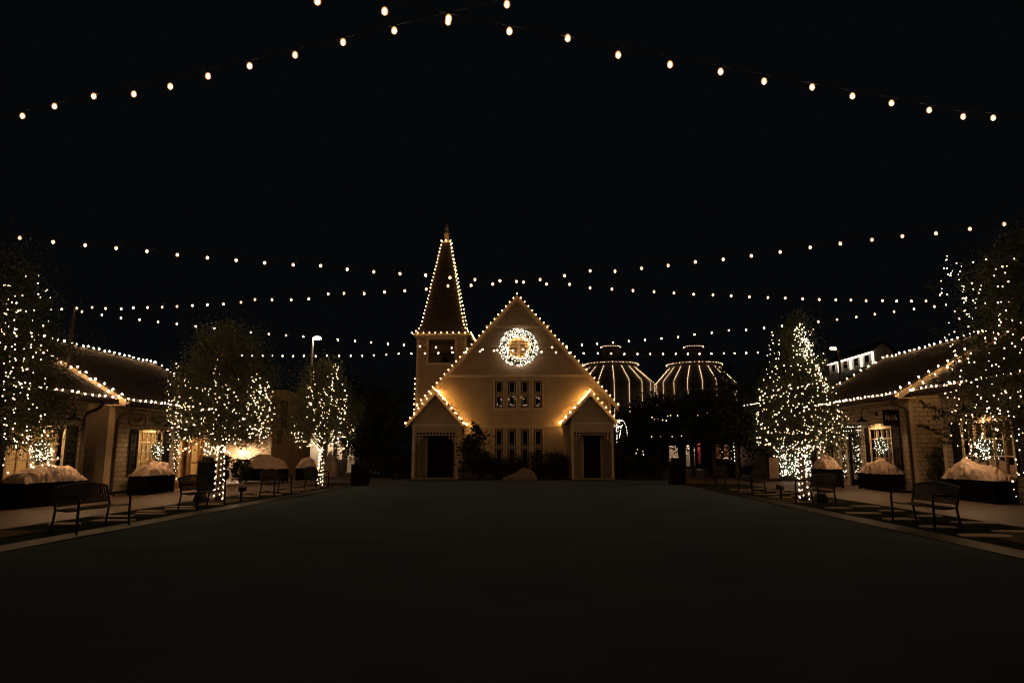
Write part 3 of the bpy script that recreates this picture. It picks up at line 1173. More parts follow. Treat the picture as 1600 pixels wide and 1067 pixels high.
def spire_pt(k, t):
    """corner k, height fraction along profile polyline"""
    c4 = [(-1, -1), (1, -1), (1, 1), (-1, 1)][k]
    segs = [math.hypot(prof[i + 1][0] - prof[i][0], prof[i + 1][1] - prof[i][1]) for i in range(4)]
    L = sum(segs)
    d = t * L
    for i in range(4):
        if d <= segs[i] or i == 3:
            u = min(1, d / segs[i])
            a = lerp(prof[i][0], prof[i + 1][0], u) + .03
            z = lerp(prof[i][1], prof[i + 1][1], u) + .03
            return Vector((xm + c4[0] * a, ym + c4[1] * a, z))
        d -= segs[i]


bulbs = []
lines = []
for k in range(4):
    ln = [spire_pt(k, i / 26) for i in range(27)]
    bulbs += ln
    lines.append(ln)
for k in range(3):
    ln = along(spire_pt(3 if k == 2 else 0, 0) if k != 1 else spire_pt(1, 0), spire_pt(1, 0) if k == 0 else (spire_pt(2, 0) if k == 1 else spire_pt(0, 0)), .36)
    bulbs += ln[1:-1]
    lines.append(ln)
top = [Vector((xm + a * .3, ym + b * .3, z_tip + .08)) for a, b in ((-1, -1), (0, -1.1), (1, -1), (1, 1), (-1, 1))]
bulbs += top
for b in bulbs: b.y -= 0.0
lights('roof_lights', 'warm bulbs outlining the pointed spire of the chapel', 'string light', bulbs, BM_ROOF, lines=lines, group='bulb strings on the chapel roofs')

off = Vector((0, -.06, .07))
gl = along(Vector((xc, YG, peak.z)) + off, Vector((xE, YG, zE)) + off, .335)
gl2 = along(Vector((xc, YG, peak.z)) + off, Vector((xW, YG, zE)) + off, .335)
el_ = along(Vector((xW - .03, YG + .1, zE + .02)), Vector((xW - .03, YT - .1, zE + .02)), .3)
er = along(Vector((xE + .03, YG + .1, zE + .02)), Vector((xE + .03, YB, zE + .02)), .4)
lights('roof_lights', 'warm bulbs along both slopes of the tall front gable', 'string light', gl + gl2[1:] + er + el_, BM_ROOF, lines=[gl, gl2, er, el_], group='bulb strings on the chapel roofs')
for (nm, (A, L_, R_, zl)) in (('left', PL), ('right', PR)):
    a = along(Vector((L_.x, YP - .33, zl)) + off, Vector((A.x, YP - .33, A.z)) + off, .335)
    b = along(Vector((A.x, YP - .33, A.z)) + off, Vector((R_.x, YP - .33, zl)) + off, .335)
    ins = R_.x if nm == 'left' else L_.x
    out = L_.x if nm == 'left' else R_.x
    sgn = 1 if nm == 'left' else -1
    c = along(Vector((ins + sgn * .03, YP - .3, zl + .03)), Vector((ins + sgn * .03, YM - .06, zl + .03)), .25)
    e = along(Vector((out - sgn * .03, YP - .3, zl + .03)), Vector((out - sgn * .03, YM + 2, zl + .03)), .25)
    r = along(Vector((A.x, YP - .1, A.z + .05)), Vector((A.x, YM - .1, A.z + .05)), .3)
    # unseen bulbs added up the porch slope, forward of the wall for glow
    v = along(Vector((ins, YM - .42, zl + .022)), Vector((A.x, YM - .42, A.z + .022)), .42)[1:-1]
    lines = [a, b, e]
    lights('wall_lights', 'glaring bulbs, some added unseen, where the roof of the %s porch meets the facade' % nm, 'string light', c[-2:] + v + r[-3:] + [v[-1].lerp(r[-1], .4), v[-2].lerp(v[-1], .5)], BM_PORCH, lines=[c, v, r], group='bulb strings on the chapel facade')
    lights('roof_lights', 'warm bulbs edging the gable of the %s porch' % ('left, wide-doored' if nm == 'left' else 'right, narrow-doored'), 'string light', a + b[1:] + e + c[:-2] + r[:-3], BM_ROOF, lines=lines, group='bulb strings on the chapel roofs')
tl_line = along((tl - .08, YT, PZ(592, YT, 645)), (tl - .10, YT, PZ(655, YT, 640)), .3)
lights('wall_lights', 'short upright row of bulbs on the left edge of the bell tower', 'string light', tl_line, BM_ROOF, lines=[tl_line])

# wreath on the gable
t = thing('wreath', 'large round wreath covered in white lights on the chapel gable', 'wreath', (WC.x, YM - .2, WC.z))
pts = []
for i in range(600):
    a = random.uniform(0, 2 * math.pi)
    rr_ = math.sqrt(random.uniform(.58 ** 2, 1.13 ** 2))
    dy = random.uniform(0, .22) * (1 - abs(rr_ - .86) / .4)
    pts.append(Vector((WC.x + rr_ * math.cos(a), YM - .18 - dy, WC.z + rr_ * math.sin(a))))
nl = 5200
ang = RNG.uniform(0, 2 * np.pi, nl); rad = RNG.normal(.86, .13, nl); rad = np.clip(rad, .62, 1.15)
cen = np.c_[WC.x + rad * np.cos(ang), YM - .12 - RNG.uniform(0, .18, nl), WC.z + rad * np.sin(ang)]


def leaf_mesh(cen, size, mat, name, parent, aspect=.45, jitter=.35, up=0.0):
    n = len(cen)
    d = RNG.normal(0, 1, (n, 3)); d[:, 2] += up
    d /= np.linalg.norm(d, axis=1)[:, None]
    e = np.cross(d, RNG.normal(0, 1, (n, 3)))
    e /= np.linalg.norm(e, axis=1)[:, None] + 1e-9
    s = size * (1 + RNG.uniform(-jitter, jitter, n))[:, None]
    a, b = d * s, e * s * aspect
    V = np.empty((n * 4, 3))
    V[0::4] = cen - a; V[1::4] = cen + b; V[2::4] = cen + a; V[3::4] = cen - b
    o = ORG.get(parent.name, (0, 0, 0)) if parent else (0, 0, 0)
    V -= np.array(o)
    me = bpy.data.meshes.new(name)
    me.vertices.add(n * 4); me.loops.add(n * 4); me.polygons.add(n)
    me.vertices.foreach_set('co', V.ravel())
    me.loops.foreach_set('vertex_index', np.arange(n * 4))
    me.polygons.foreach_set('loop_start', np.arange(0, n * 4, 4))
    me.polygons.foreach_set('loop_total', np.full(n, 4))
    me.update(calc_edges=True)
    me.materials.append(mat)
    ob = bpy.data.objects.new(name, me)
    SC.collection.objects.link(ob)
    if parent:
        ob.parent = parent
        ORG[ob.name] = o
    return ob


leaf_mesh(cen, .05, M['conifer'], 'greenery', t)
for p in pts[:100]:
    b = bpy.data.objects.new('bulb', BM_COOL); SC.collection.objects.link(b); b.parent = t; b.location = p - Vector(ORG[t.name])
vs = np.array([v.co[:] for v in BM_COOL.vertices]); fs = [tuple(p.vertices) for p in BM_COOL.polygons]
mb = MB()
for p in pts[100:]: mb.add(vs + np.array(p), fs)
tag(mb.build('bulb_cluster', M['cool'], t), kind='stuff')
mb = MB()
vs = np.array([v.co[:] for v in BM_ROOF.vertices]) * .9; fs = [tuple(p.vertices) for p in BM_ROOF.polygons]
for i in range(16):
    a = 2 * math.pi * i / 16
    mb.add(vs + np.array((WC.x + .66 * math.cos(a), YM - .13, WC.z + .66 * math.sin(a))), fs)
tag(mb.build('backlight_ring', M['porchbulb'], t), kind='stuff')


# ------------------------------------------------------------------ trees
def crown_points(n, prof, cx, cy, z0, z1, clumps, spread, seed, lean=0.0):
    """leaf centres gathered in clumps through a crown whose radius at height fraction h is prof(h)"""
    r = np.random.default_rng(seed)
    cc = []
    while len(cc) < clumps:
        h = r.uniform(0, 1)
        R = prof(h)
        if r.uniform() * 1.0 > (R / max(prof(i / 10) for i in range(11))) ** 1.3 + .08: continue
        a = r.uniform(0, 2 * np.pi)
        q = R * math.sqrt(r.uniform(.12, 1.0)) * r.uniform(.72, 1.2)
        cc.append((cx + q * math.cos(a) + lean * h, cy + q * math.sin(a), z0 + (z1 - z0) * h))
    cc = np.array(cc)
    idx = r.integers(0, clumps, n)
    sp = spread * r.uniform(.35, 1.55, clumps)
    p = cc[idx] + r.normal(0, 1, (n, 3)) * sp[idx][:, None] * np.array([1, 1, .75])
    return p, cc


def tree(name, label, x, y, h_trunk, z0, z1, prof, n, leaf, mat, seed, clumps=140, spread=.28, trunk_r=.1, group=None, aspect=.45, limbs=9, up=0.0, parts=True):
    t = thing(name, label, 'tree', (x, y, 0), group)
    r = random.Random(seed)
    mb = MB()
    top = Vector((x + r.uniform(-.1, .1), y, h_trunk))
    mb.tube([(x, y, -.05), (x + .01, y, .25), (x + r.uniform(-.04, .04), y, h_trunk * .6), top], [trunk_r * 1.5, trunk_r * 1.1, trunk_r * .95, trunk_r * .85], 8)
    p, cc = crown_points(n, prof, x, y, z0, z1, clumps, spread, seed)
    order = sorted(range(len(cc)), key=lambda i: r.random())[:limbs * 4]
    mb.tube([top, (x, y, lerp(h_trunk, z1, .45)), (x + r.uniform(-.2, .2), y, lerp(h_trunk, z1, .85))], [trunk_r * .8, trunk_r * .45, trunk_r * .12], 6)
    for i in order:
        c = Vector(cc[i])
        st = top.lerp(Vector((x, y, c.z)), .55 * r.random()) if c.z > h_trunk else top
        mid = st.lerp(c, .5) + Vector((0, 0, .12 * (c - st).length))
        mb.tube([st, mid, c], [trunk_r * .4, trunk_r * .22, .008], 5)
    mb.build('trunk', M['bark'], t, True)
    leaf_mesh(p, leaf, mat, 'crown', t, aspect, .4, up)
    return t


def oak(wmax, base=.25):
    return lambda h: wmax * (math.sin(math.pi * min(1, (h + base) / (1 + base) * .98)) ** .7)


def cone(w0, w1=.15, base=.12):
    return lambda h: (lerp(w0 * .75, w0, h / base) if h < base else lerp(w0, w1, ((h - base) / (1 - base)) ** .85))


# lit trees in the turf strips
def z_at(py, Y, px):
    return at(px, py, Y).z


T1 = (-9.75, 21.1)
tree('oak_tree', 'broad leafy tree wound with lights behind the second bench on the left', *T1, 1.55, z_at(690, 21.1, 345), z_at(508, 21.1, 345), oak(1.75, .35), 42000, .036, M['leaf'], 5, 260, .24, .09, 'trees standing in the turf strips')
T2 = (-9.4, 30.0)
tree('oak_tree', 'smaller tree wound with lights in front of the lamp post', *T2, 1.5, z_at(686, 30, 500), z_at(565, 30, 505), cone(1.75, .5, .25), 30000, .042, M['leaf'], 6, 180, .24, .08, 'trees standing in the turf strips')
T0 = (-10.1, 12.2)
tree('oak_tree', 'tall dark tree with sparse lights cut by the left edge', *T0, 1.7, 1.55, z_at(390, 12.2, 10), oak(1.28, .45), 46000, .028, M['leaf'], 8, 300, .2, .09, 'trees standing in the turf strips')
T3 = (8.2, 21.7)
tree('pine_tree', 'cone shaped tree thick with lights beside the far right shop', *T3, 1.35, z_at(708, 21.7, 1250), z_at(496, 21.7, 1245), cone(1.62, .28, .16), 42000, .042, M['conifer'], 9, 260, .17, .085, 'trees standing in the turf strips', .2, 9, .6)
T4 = (8.95, 12.2)
tree('oak_tree', 'tall tree with drooping leafy branches cut by the right edge', *T4, 1.7, 1.75, z_at(360, 12.2, 1590), oak(1.38, .5), 50000, .027, M['leaf'], 10, 320, .2, .09, 'trees standing in the turf strips')


def twigs(parent, paths, Y, leaf, mat):
    cen = []
    for pth in paths:
        P = [at(x, y, Y) for x, y in pth]
        mb = MB(); mb.tube(P, .009, 5, .003); mb.build('branch', M['bark'], parent)
        for i in range(len(P) - 1):
            n = int((P[i + 1] - P[i]).length / .006)
            for k in range(n):
                q = P[i].lerp(P[i + 1], k / n)
                cen.append((q.x + random.gauss(0, .02), q.y + random.gauss(0, .03), q.z + random.gauss(0, .025)))
    leaf_mesh(np.array(cen), leaf, mat, 'leaves', parent, .3, .3)


T4o = [o for o in bpy.data.objects if o.get('label', '').startswith('tall tree with drooping')][0]
twigs(T4o, [[(1500, 650), (1480, 646), (1462, 640), (1447, 634), (1437, 628)], [(1478, 645), (1466, 652), (1458, 655)], [(1500, 690), (1480, 682), (1462, 676), (1450, 668), (1434, 662)],
            [(1500, 665), (1484, 662), (1476, 672)], [(1490, 690), (1476, 692), (1466, 688)], [(1468, 440), (1456, 452), (1448, 448)], [(1474, 520), (1462, 522), (1452, 514)], [(1478, 600), (1466, 598), (1458, 590)]], 11.9, .036, M['leaf'])
T0o = [o for o in bpy.data.objects if o.get('label', '').startswith('tall dark tree with sparse')][0]
twigs(T0o, [[(60, 640), (76, 642), (92, 638), (104, 632)], [(60, 660), (80, 664), (96, 660)], [(50, 480), (66, 476), (76, 470)], [(50, 540), (72, 532), (90, 524), (104, 520)], [(52, 572), (70, 566), (88, 556)], [(40, 425), (56, 418), (66, 408)]], 12.0, .028, M['leaf'])

# strings wound on the trees: each strand climbs a limb through the crown
def strand(poly, Y, xc_, yc, R, step, jit, seed):
    """poly in photo pixels of the strand's course; the strand lies at mid-depth of the near half of the crown"""
    r = random.Random(seed)
    P = []
    d = r.uniform(.25, .8)
    for (px, py) in poly:
        p = at(px, py, Y)
        dx = p.x - xc_
        half = math.sqrt(max(0.01, R * R - min(abs(dx), R) ** 2))
        P.append(at(px, py, Y - half * d))
    out = []
    for i in range(len(P) - 1):
        n = max(1, int((P[i + 1] - P[i]).length / step))
        for k in range(n):
            q = P[i].lerp(P[i + 1], (k + r.random()) / n)
            out.append(q + Vector((r.gauss(0, jit), r.gauss(0, jit * 1.5), r.gauss(0, jit * .6))))
    return out, P


def wrap_tree(label, T, polys, R, step, jit, trunk_px, me, seed, scatter=None, trunk_turns=9, trunk_r=.13, trunk_top=1.5, group='fairy lights wound on the trees'):
    pts, lines = [], []
    for i, pl in enumerate(polys):
        st = step
        if isinstance(pl, tuple): pl, st = pl
        a, P = strand(pl, T[1], T[0], T[1], R, st, jit, seed + i)
        pts += a
        lines.append(P)
    r = random.Random(seed)
    hel = []
    n = int(trunk_turns * 6)
    for i in range(n):
        u = i / n
        a = u * trunk_turns * 2 * math.pi
        rr_ = trunk_r * (1.15 - .3 * u)
        hel.append(Vector((T[0] + rr_ * math.cos(a), T[1] + rr_ * math.sin(a), .06 + u * trunk_top)))
    hb = [h + Vector((r.gauss(0, .012), 0, r.gauss(0, .012))) for h in hel]
    BIG.update(tuple(round(c, 4) for c in h) for h in hb)
    pts += hb
    if scatter:
        for (x0_, x1_, y0_, y1_, n_) in scatter:
            for k in range(n_):
                px, py = r.uniform(x0_, x1_), r.uniform(y0_, y1_)
                p = at(px, py, T[1])
                half = math.sqrt(max(.02, R * R - min(abs(p.x - T[0]), R) ** 2))
                pts.append(at(px, py, T[1] - half * r.uniform(.2, 1)))
    pts = [p for p in pts if p.z > .05]
    lights('tree_lights', label, 'fairy lights', pts, me, lines=[hel], group=group, wr=.004)


wrap_tree('fairy lights wound up the trunk and limbs of the broad left tree', T1, [
    [(318, 700), (330, 690), (334, 650), (338, 620), (335, 590), (340, 560)],
    [(345, 705), (358, 690), (370, 665), (385, 640), (398, 615), (405, 590), (412, 582)],
    [(350, 700), (352, 660), (356, 630), (350, 600), (358, 598)],
    [(330, 705), (318, 680), (312, 650), (318, 620), (316, 590)],
    [(322, 705), (300, 690), (280, 680), (268, 660), (262, 640), (266, 610), (276, 570), (278, 566)],
    [(325, 700), (305, 670), (296, 640), (300, 612), (290, 600), (298, 596)],
    [(355, 700), (378, 685), (396, 672), (404, 650), (418, 630), (428, 630)],
    [(395, 720), (402, 705), (408, 690), (405, 672), (418, 655), (424, 640)],
    ([(395, 590), (405, 605), (412, 615), (420, 622), (400, 628), (388, 618)], .06),
    ([(400, 680), (412, 668), (402, 655), (412, 645)], .06),
    [(420, 600), (424, 630), (420, 650), (416, 680), (412, 700)],
    [(330, 625), (345, 610), (360, 605), (352, 620)],
    [(268, 640), (280, 665), (290, 672), (300, 668)], [(262, 690), (275, 700), (285, 704), (300, 706)],
    ([(325, 706), (340, 698), (355, 706)], .03), ([(322, 712), (342, 702), (358, 708)], .035)], 1.9, .115, .045, None, BM_FAIRY, 40,
    scatter=[(262, 300, 620, 705, 42), (385, 430, 590, 690, 45), (270, 420, 590, 700, 45)], trunk_top=1.65)
wrap_tree('fairy lights wound on the smaller tree near the lamp post', T2, [
    [(500, 706), (505, 690), (515, 640), (520, 610), (525, 590), (528, 570)],
    [(500, 690), (490, 650), (486, 625), (490, 595), (492, 580)],
    [(452, 672), (462, 684), (475, 690), (490, 696), (500, 700)],
    [(458, 668), (470, 655), (480, 640), (488, 628), (480, 618)],
    [(537, 600), (540, 625), (538, 650), (530, 670), (524, 700)],
    [(505, 605), (515, 622), (525, 628), (535, 655), (548, 665)],
    [(510, 590), (520, 575), (528, 568), (520, 600), (512, 615)],
    [(475, 700), (485, 695), (495, 692), (500, 685)], [(530, 680), (545, 690), (540, 700), (530, 704)],
    [(488, 640), (498, 632), (505, 628), (500, 650)]], 1.8, .135, .05, None, BM_FAIRYFAR, 60,
    scatter=[(455, 548, 640, 704, 40), (480, 540, 600, 650, 26)], trunk_top=1.6, trunk_r=.1, trunk_turns=10)
wrap_tree('sparse fairy lights on the dark tree at the left edge', T0, [
    [(2, 790), (4, 760), (8, 740), (5, 710), (20, 690), (30, 650), (24, 620), (36, 590), (30, 560)],
    [(10, 510), (20, 500), (30, 492), (38, 484)], [(3, 600), (8, 580), (14, 570), (4, 560), (6, 540), (2, 500), (12, 440)],
    [(20, 620), (28, 600), (40, 610), (50, 590), (56, 575)]], 1.3, .14, .05, None, BM_FAIRYNEAR, 80,
    scatter=[(0, 80, 430, 560, 42), (0, 75, 560, 700, 60), (45, 92, 700, 730, 46), (30, 60, 670, 700, 8)], trunk_r=.12)
wrap_tree('dense fairy lights covering the cone shaped tree', T3, [
    ([(1250, 506), (1256, 520), (1264, 540), (1268, 552), (1258, 530), (1262, 545)], .045),
    ([(1252, 520), (1250, 545), (1262, 560), (1272, 552)], .05),
    ([(1268, 560), (1280, 580), (1290, 598), (1282, 610), (1274, 585)], .045),
    ([(1276, 570), (1284, 590), (1292, 600)], .04),
    [(1206, 514), (1204, 530), (1202, 550), (1200, 570), (1196, 585), (1192, 600)],
    [(1212, 530), (1216, 550), (1214, 570), (1212, 600)],
    [(1192, 600), (1190, 625), (1186, 640), (1180, 660)],
    [(1290, 600), (1294, 625), (1300, 650), (1306, 680)],
    ([(1184, 668), (1200, 674), (1220, 676), (1245, 675), (1262, 678), (1290, 674)], .07),
    ([(1195, 690), (1210, 700), (1235, 694), (1262, 690), (1285, 680)], .08),
    ([(1245, 702), (1262, 697), (1282, 700), (1290, 706)], .05),
    [(1248, 700), (1258, 680), (1268, 660), (1285, 640), (1295, 630)],
    [(1236, 600), (1240, 620), (1234, 610)]], 1.7, .10, .05, None, BM_FAIRY, 100,
    scatter=[(1182, 1235, 600, 700, 78), (1235, 1310, 600, 700, 92), (1200, 1290, 550, 610, 44), (1238, 1272, 508, 560, 44), (1205, 1290, 700, 716, 26), (1290, 1326, 640, 690, 26)], trunk_turns=8)
wrap_tree('fairy lights hanging in the tall tree at the right edge', T4, [
    [(1597, 790), (1592, 760), (1596, 730), (1590, 700), (1585, 680)], [(1599, 770), (1594, 745), (1598, 715)],
    [(1478, 465), (1482, 440), (1490, 415), (1488, 395)], [(1473, 440), (1485, 400), (1492, 390)],
    [(1500, 415), (1504, 440), (1498, 455), (1508, 470)], [(1560, 445), (1568, 462), (1560, 480), (1562, 500)],
    [(1485, 600), (1483, 620), (1485, 640), (1488, 660), (1486, 685)],
    [(1510, 700), (1525, 706), (1540, 710), (1530, 702), (1548, 715)],
    [(1520, 650), (1530, 660), (1540, 665), (1535, 685)]], 1.4, .12, .045, None, BM_FAIRYNEAR, 120,
    scatter=[(1470, 1600, 400, 520, 60), (1475, 1600, 520, 620, 55), (1485, 1600, 620, 700, 42), (1510, 1560, 680, 716, 16)], trunk_r=.12)

# dark trees behind
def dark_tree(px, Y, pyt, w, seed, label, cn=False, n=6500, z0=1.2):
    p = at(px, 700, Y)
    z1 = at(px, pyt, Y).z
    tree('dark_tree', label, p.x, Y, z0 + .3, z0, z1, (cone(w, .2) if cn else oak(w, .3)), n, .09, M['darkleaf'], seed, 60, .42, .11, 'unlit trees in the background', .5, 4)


dark_tree(566, 46, 608, 1.9, 201, 'unlit tree just right of the small lit tree')
dark_tree(606, 44, 590, 2.2, 202, 'unlit tree close to the left wall of the chapel', n=8000, z0=.4)
dark_tree(540, 62, 580, 2.8, 203, 'tall unlit tree far behind the lamp post')
dark_tree(990, 50, 640, 2.0, 204, 'unlit tree close to the right wall of the chapel', n=8000, z0=.2)
dark_tree(1030, 46, 622, 2.1, 205, 'unlit tree in front of the gap between the silos', n=8000, z0=2.1)
dark_tree(1082, 44, 612, 2.2, 206, 'unlit tree in front of the right silo', n=9000, z0=2.1)
dark_tree(1115, 40, 612, 1.8, 207, 'unlit tree with slim trunk before the right silo', n=7000, z0=2.0)
dark_tree(1150, 38, 632, 1.6, 208, 'unlit tree between the right silo and the cone tree', n=6500, z0=2.1)
dark_tree(1140, 58, 560, 2.4, 209, 'pointed unlit conifer behind the right silo', True)
dark_tree(1205, 44, 560, 2.2, 210, 'unlit tree behind the bright cone tree')


# shrubs and hedges
def shrub(name, label, cat, x0, x1, y0, y1, z0, z1, n, leaf, mat, seed, trunk=False, group=None):
    cx, cy = (x0 + x1) / 2, (y0 + y1) / 2
    t = thing(name, label, cat, (cx, cy, 0), group)
    r = np.random.default_rng(seed)
    k = 40
    c = np.c_[r.uniform(x0, x1, k), r.uniform(y0, y1, k), z0 + (z1 - z0) * r.uniform(0, 1, k) ** .8]
    idx = r.integers(0, k, n)
    sp = min(x1 - x0, z1 - z0) * .13
    leaf_mesh(c[idx] + r.normal(0, sp, (n, 3)), leaf, mat, 'foliage', t)
    mb = MB()
    for i in range(0, k, 4):
        mb.tube([(cx, cy, 0), (lerp(cx, c[i][0], .4), cy, c[i][2] * .5), tuple(c[i])], [.03, .018, .006], 5)
    mb.build('stems', M['bark'], t)
    return t


YH = 38.6
a, b = PX(768, YH), PX(822, YH)
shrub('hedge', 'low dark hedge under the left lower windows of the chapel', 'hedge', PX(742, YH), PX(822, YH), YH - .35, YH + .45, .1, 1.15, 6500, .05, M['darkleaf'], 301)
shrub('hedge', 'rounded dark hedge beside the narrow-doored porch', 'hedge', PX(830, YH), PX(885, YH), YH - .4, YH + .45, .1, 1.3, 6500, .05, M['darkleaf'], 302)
p = at(741, 700, 37.7)
t = tree('magnolia_tree', 'small dark broad-leaved tree beside the wide-doored porch', p.x, 37.7, .8, .5, z_at(664, 37.7, 741), lambda h: .78 * (1 - h) ** .55 + .1, 1500, .11, M['darkleaf'], 303, 42, .2, .05, None, .5, 4)
shrub('shrub', 'small dark cypress in the gap between the left shops', 'shrub', -15.2, -14.75, 22.0, 22.5, .1, 1.7, 2200, .035, M['leaf'], 304)
shrub('shrub', 'small green cypress in the gap between the right shops', 'shrub', 14.15, 14.6, 25.1, 25.6, .1, 1.6, 2600, .035, M['leaf'], 305)
shrub('shrub', 'rounded dark shrub below the brightly lit wall', 'shrub', *sorted((at(366, 740, 33).x, at(386, 740, 33).x)), 32.7, 33.3, .1, 1.1, 2600, .05, M['darkleaf'], 306)
shrub('shrub', 'slim dark shrub behind the lit trunk on the left', 'shrub', *sorted((at(349, 740, 32).x, at(357, 740, 32).x)), 31.8, 32.2, .1, 1.3, 1500, .05, M['darkleaf'], 307)
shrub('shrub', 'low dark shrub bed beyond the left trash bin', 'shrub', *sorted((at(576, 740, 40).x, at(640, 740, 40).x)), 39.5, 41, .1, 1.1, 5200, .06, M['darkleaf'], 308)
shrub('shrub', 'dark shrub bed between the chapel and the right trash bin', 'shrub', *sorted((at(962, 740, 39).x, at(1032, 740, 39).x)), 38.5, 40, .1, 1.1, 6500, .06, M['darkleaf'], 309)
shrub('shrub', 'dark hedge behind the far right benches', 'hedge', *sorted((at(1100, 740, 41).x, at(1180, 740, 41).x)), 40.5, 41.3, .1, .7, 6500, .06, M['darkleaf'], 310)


# ------------------------------------------------------------------ fabric covers and planters
def cover(name, label, x0, x1, y0, y1, z0, H, seed, parent=None, skew=.0, group=None, flat=.0):
    r = random.Random(seed)
    nu, nv = 90, 44
    ph = [r.uniform(0, 6.28) for _ in range(8)]
    from mathutils import noise
    vs, fs = [], []
    for i in range(nu + 1):
        u = -1 + 2 * i / nu
        for j in range(nv + 1):
            v = -1 + 2 * j / nv
            uu = u - skew * (1 - u * u)
            e = max(0, 1 - abs(uu) ** 2.3) ** .62 * max(0, 1 - abs(v) ** 2.6) ** .55
            lump = .84 + .42 * noise.noise(Vector((u * 1.9 + seed, v * 1.2, seed * .7)))
            fold = .05 * (1 - abs(noise.noise(Vector((u * 5.5 + v * 2.2 * u, v * 1.4 - u, seed * 1.3)))) * 4.2) + .02 * (1 - abs(noise.noise(Vector((u * 11 - v * 3, v * 3, seed * 2.3)))) * 4)
            h = H * (e * lump * .85 + .28 * math.exp(-((u - skew * 2 - .15) * 3.2) ** 2) * e) + fold * (1 - .5 * e) * min(1, e * 4)
            yy = lerp(y0, y1, (u + 1) / 2) + .05 * noise.noise(Vector((v * 4, h * 6, seed + 3.1)))
            xx = lerp(x0, x1, (v + 1) / 2) + .05 * noise.noise(Vector((u * 5, h * 6, seed + 9.7)))
            vs.append((xx, yy, z0 + h))
    for i in range(nu):
        for j in range(nv):
            a = i * (nv + 1) + j
            fs.append((a, a + 1, a + nv + 2, a + nv + 1))
    mb = MB(); mb.add(vs, fs)
    o = mb.build(name, M['cloth'], parent, True)
    return tag(o, label, 'plant cover', group)


def planter(x0, x1, y0, y1, h, label, clabel, H, seed, skew):
    t = thing('planter', label, 'planter', ((x0 + x1) / 2, (y0 + y1) / 2, 0), 'dark box planters')
    mb = MB()
    k = .05
    mb.box(x0, x1, y0, y0 + k, .06, h); mb.box(x0, x1, y1 - k, y1, .06, h); mb.box(x0, x0 + k, y0 + k, y1 - k, .06, h); mb.box(x1 - k, x1, y0 + k, y1 - k, .06, h)
    mb.build('box', M['planter'], t)
    mb = MB()
    mb.box(x0 - .03, x1 + .03, y0 - .03, y0 + .04, h, h + .04); mb.box(x0 - .03, x1 + .03, y1 - .04, y1 + .03, h, h + .04)
    mb.box(x0 - .03, x0 + .04, y0 + .04, y1 - .04, h, h + .04); mb.box(x1 - .04, x1 + .03, y0 + .04, y1 - .04, h, h + .04)
    mb.build('rim', M['planter'], t)
    mb = MB(); mb.box(x0 + k, x1 - k, y0 + k, y1 - k, h - .12, h - .05); mb.build('soil', M['mulch'], t)
    for (a, b) in ((x0, y0), (x1 - .08, y0), (x0, y1 - .08), (x1 - .08, y1 - .08)):
        mb = MB(); mb.box(a + .002, a + .078, b + .002, b + .078, .012, .06); mb.build('foot', M['planter'], t)
    if clabel:
        cover('frost_cover', clabel, x0 - .02, x1 + .02, y0 - .02, y1 + .02, h + .02, H, seed, None, skew, 'pale frost covers over the planters')


planter(-14.25, -13.6, 18.05, 20.7, .62, 'dark planter under the window of the near left shop', 'pale crumpled cover on the planter of the near left shop', .62, 1, -.1)
planter(-14.25, -13.6, 23.85, 25.75, .62, 'dark planter under the window beside the oval sign', 'pale crumpled cover on the planter beside the oval sign', .56, 2, .1)
planter(13.2, 13.85, 20.6, 23.2, .62, 'large dark planter behind the nearest right bench', 'wide crumpled cover on the planter behind the nearest right bench', .62, 3, .15)
planter(13.2, 13.85, 26.7, 29.0, .62, 'dark planter under the window beside the square black sign', 'pale crumpled cover on the planter beside the square black sign', .62, 4, -.05)
planter(12.0, 12.7, 29.2, 30.7, .75, 'dark planter behind the bright cone tree', 'pale peaked cover on the planter behind the bright cone tree', .66, 5, .0)
a = at(380, 745, 34.6); b = at(447, 745, 34.6)
planter(a.x, b.x, 34.3, 34.9, .62, 'long dark planter below the brightly lit wall', 'pale cover glowing in the bright light by the tan wall', .62, 6, .0)
a = at(464, 745, 36); b = at(490, 745, 36)
planter(a.x, b.x, 35.8, 36.5, .62, 'dark planter at the right end of the tan wall', 'dim cover on the planter at the end of the tan wall', .55, 7, .0)
a = at(785, 745, 37.35); b = at(839, 745, 37.35)
# heap of cloth before the chapel hedge: u runs along x here
mbv = cover('frost_cover', 'low pale cover heaped on plants before the chapel hedge', 0, 1, 0, 1, 0, .62, 12, None, .25)
me = mbv.data
me.materials[0] = M['burlap']
for v in me.vertices:
    x_, y_ = v.co.x, v.co.y
    v.co.x = a.x + (b.x - a.x) * y_
    v.co.y = 36.95 + .9 * x_


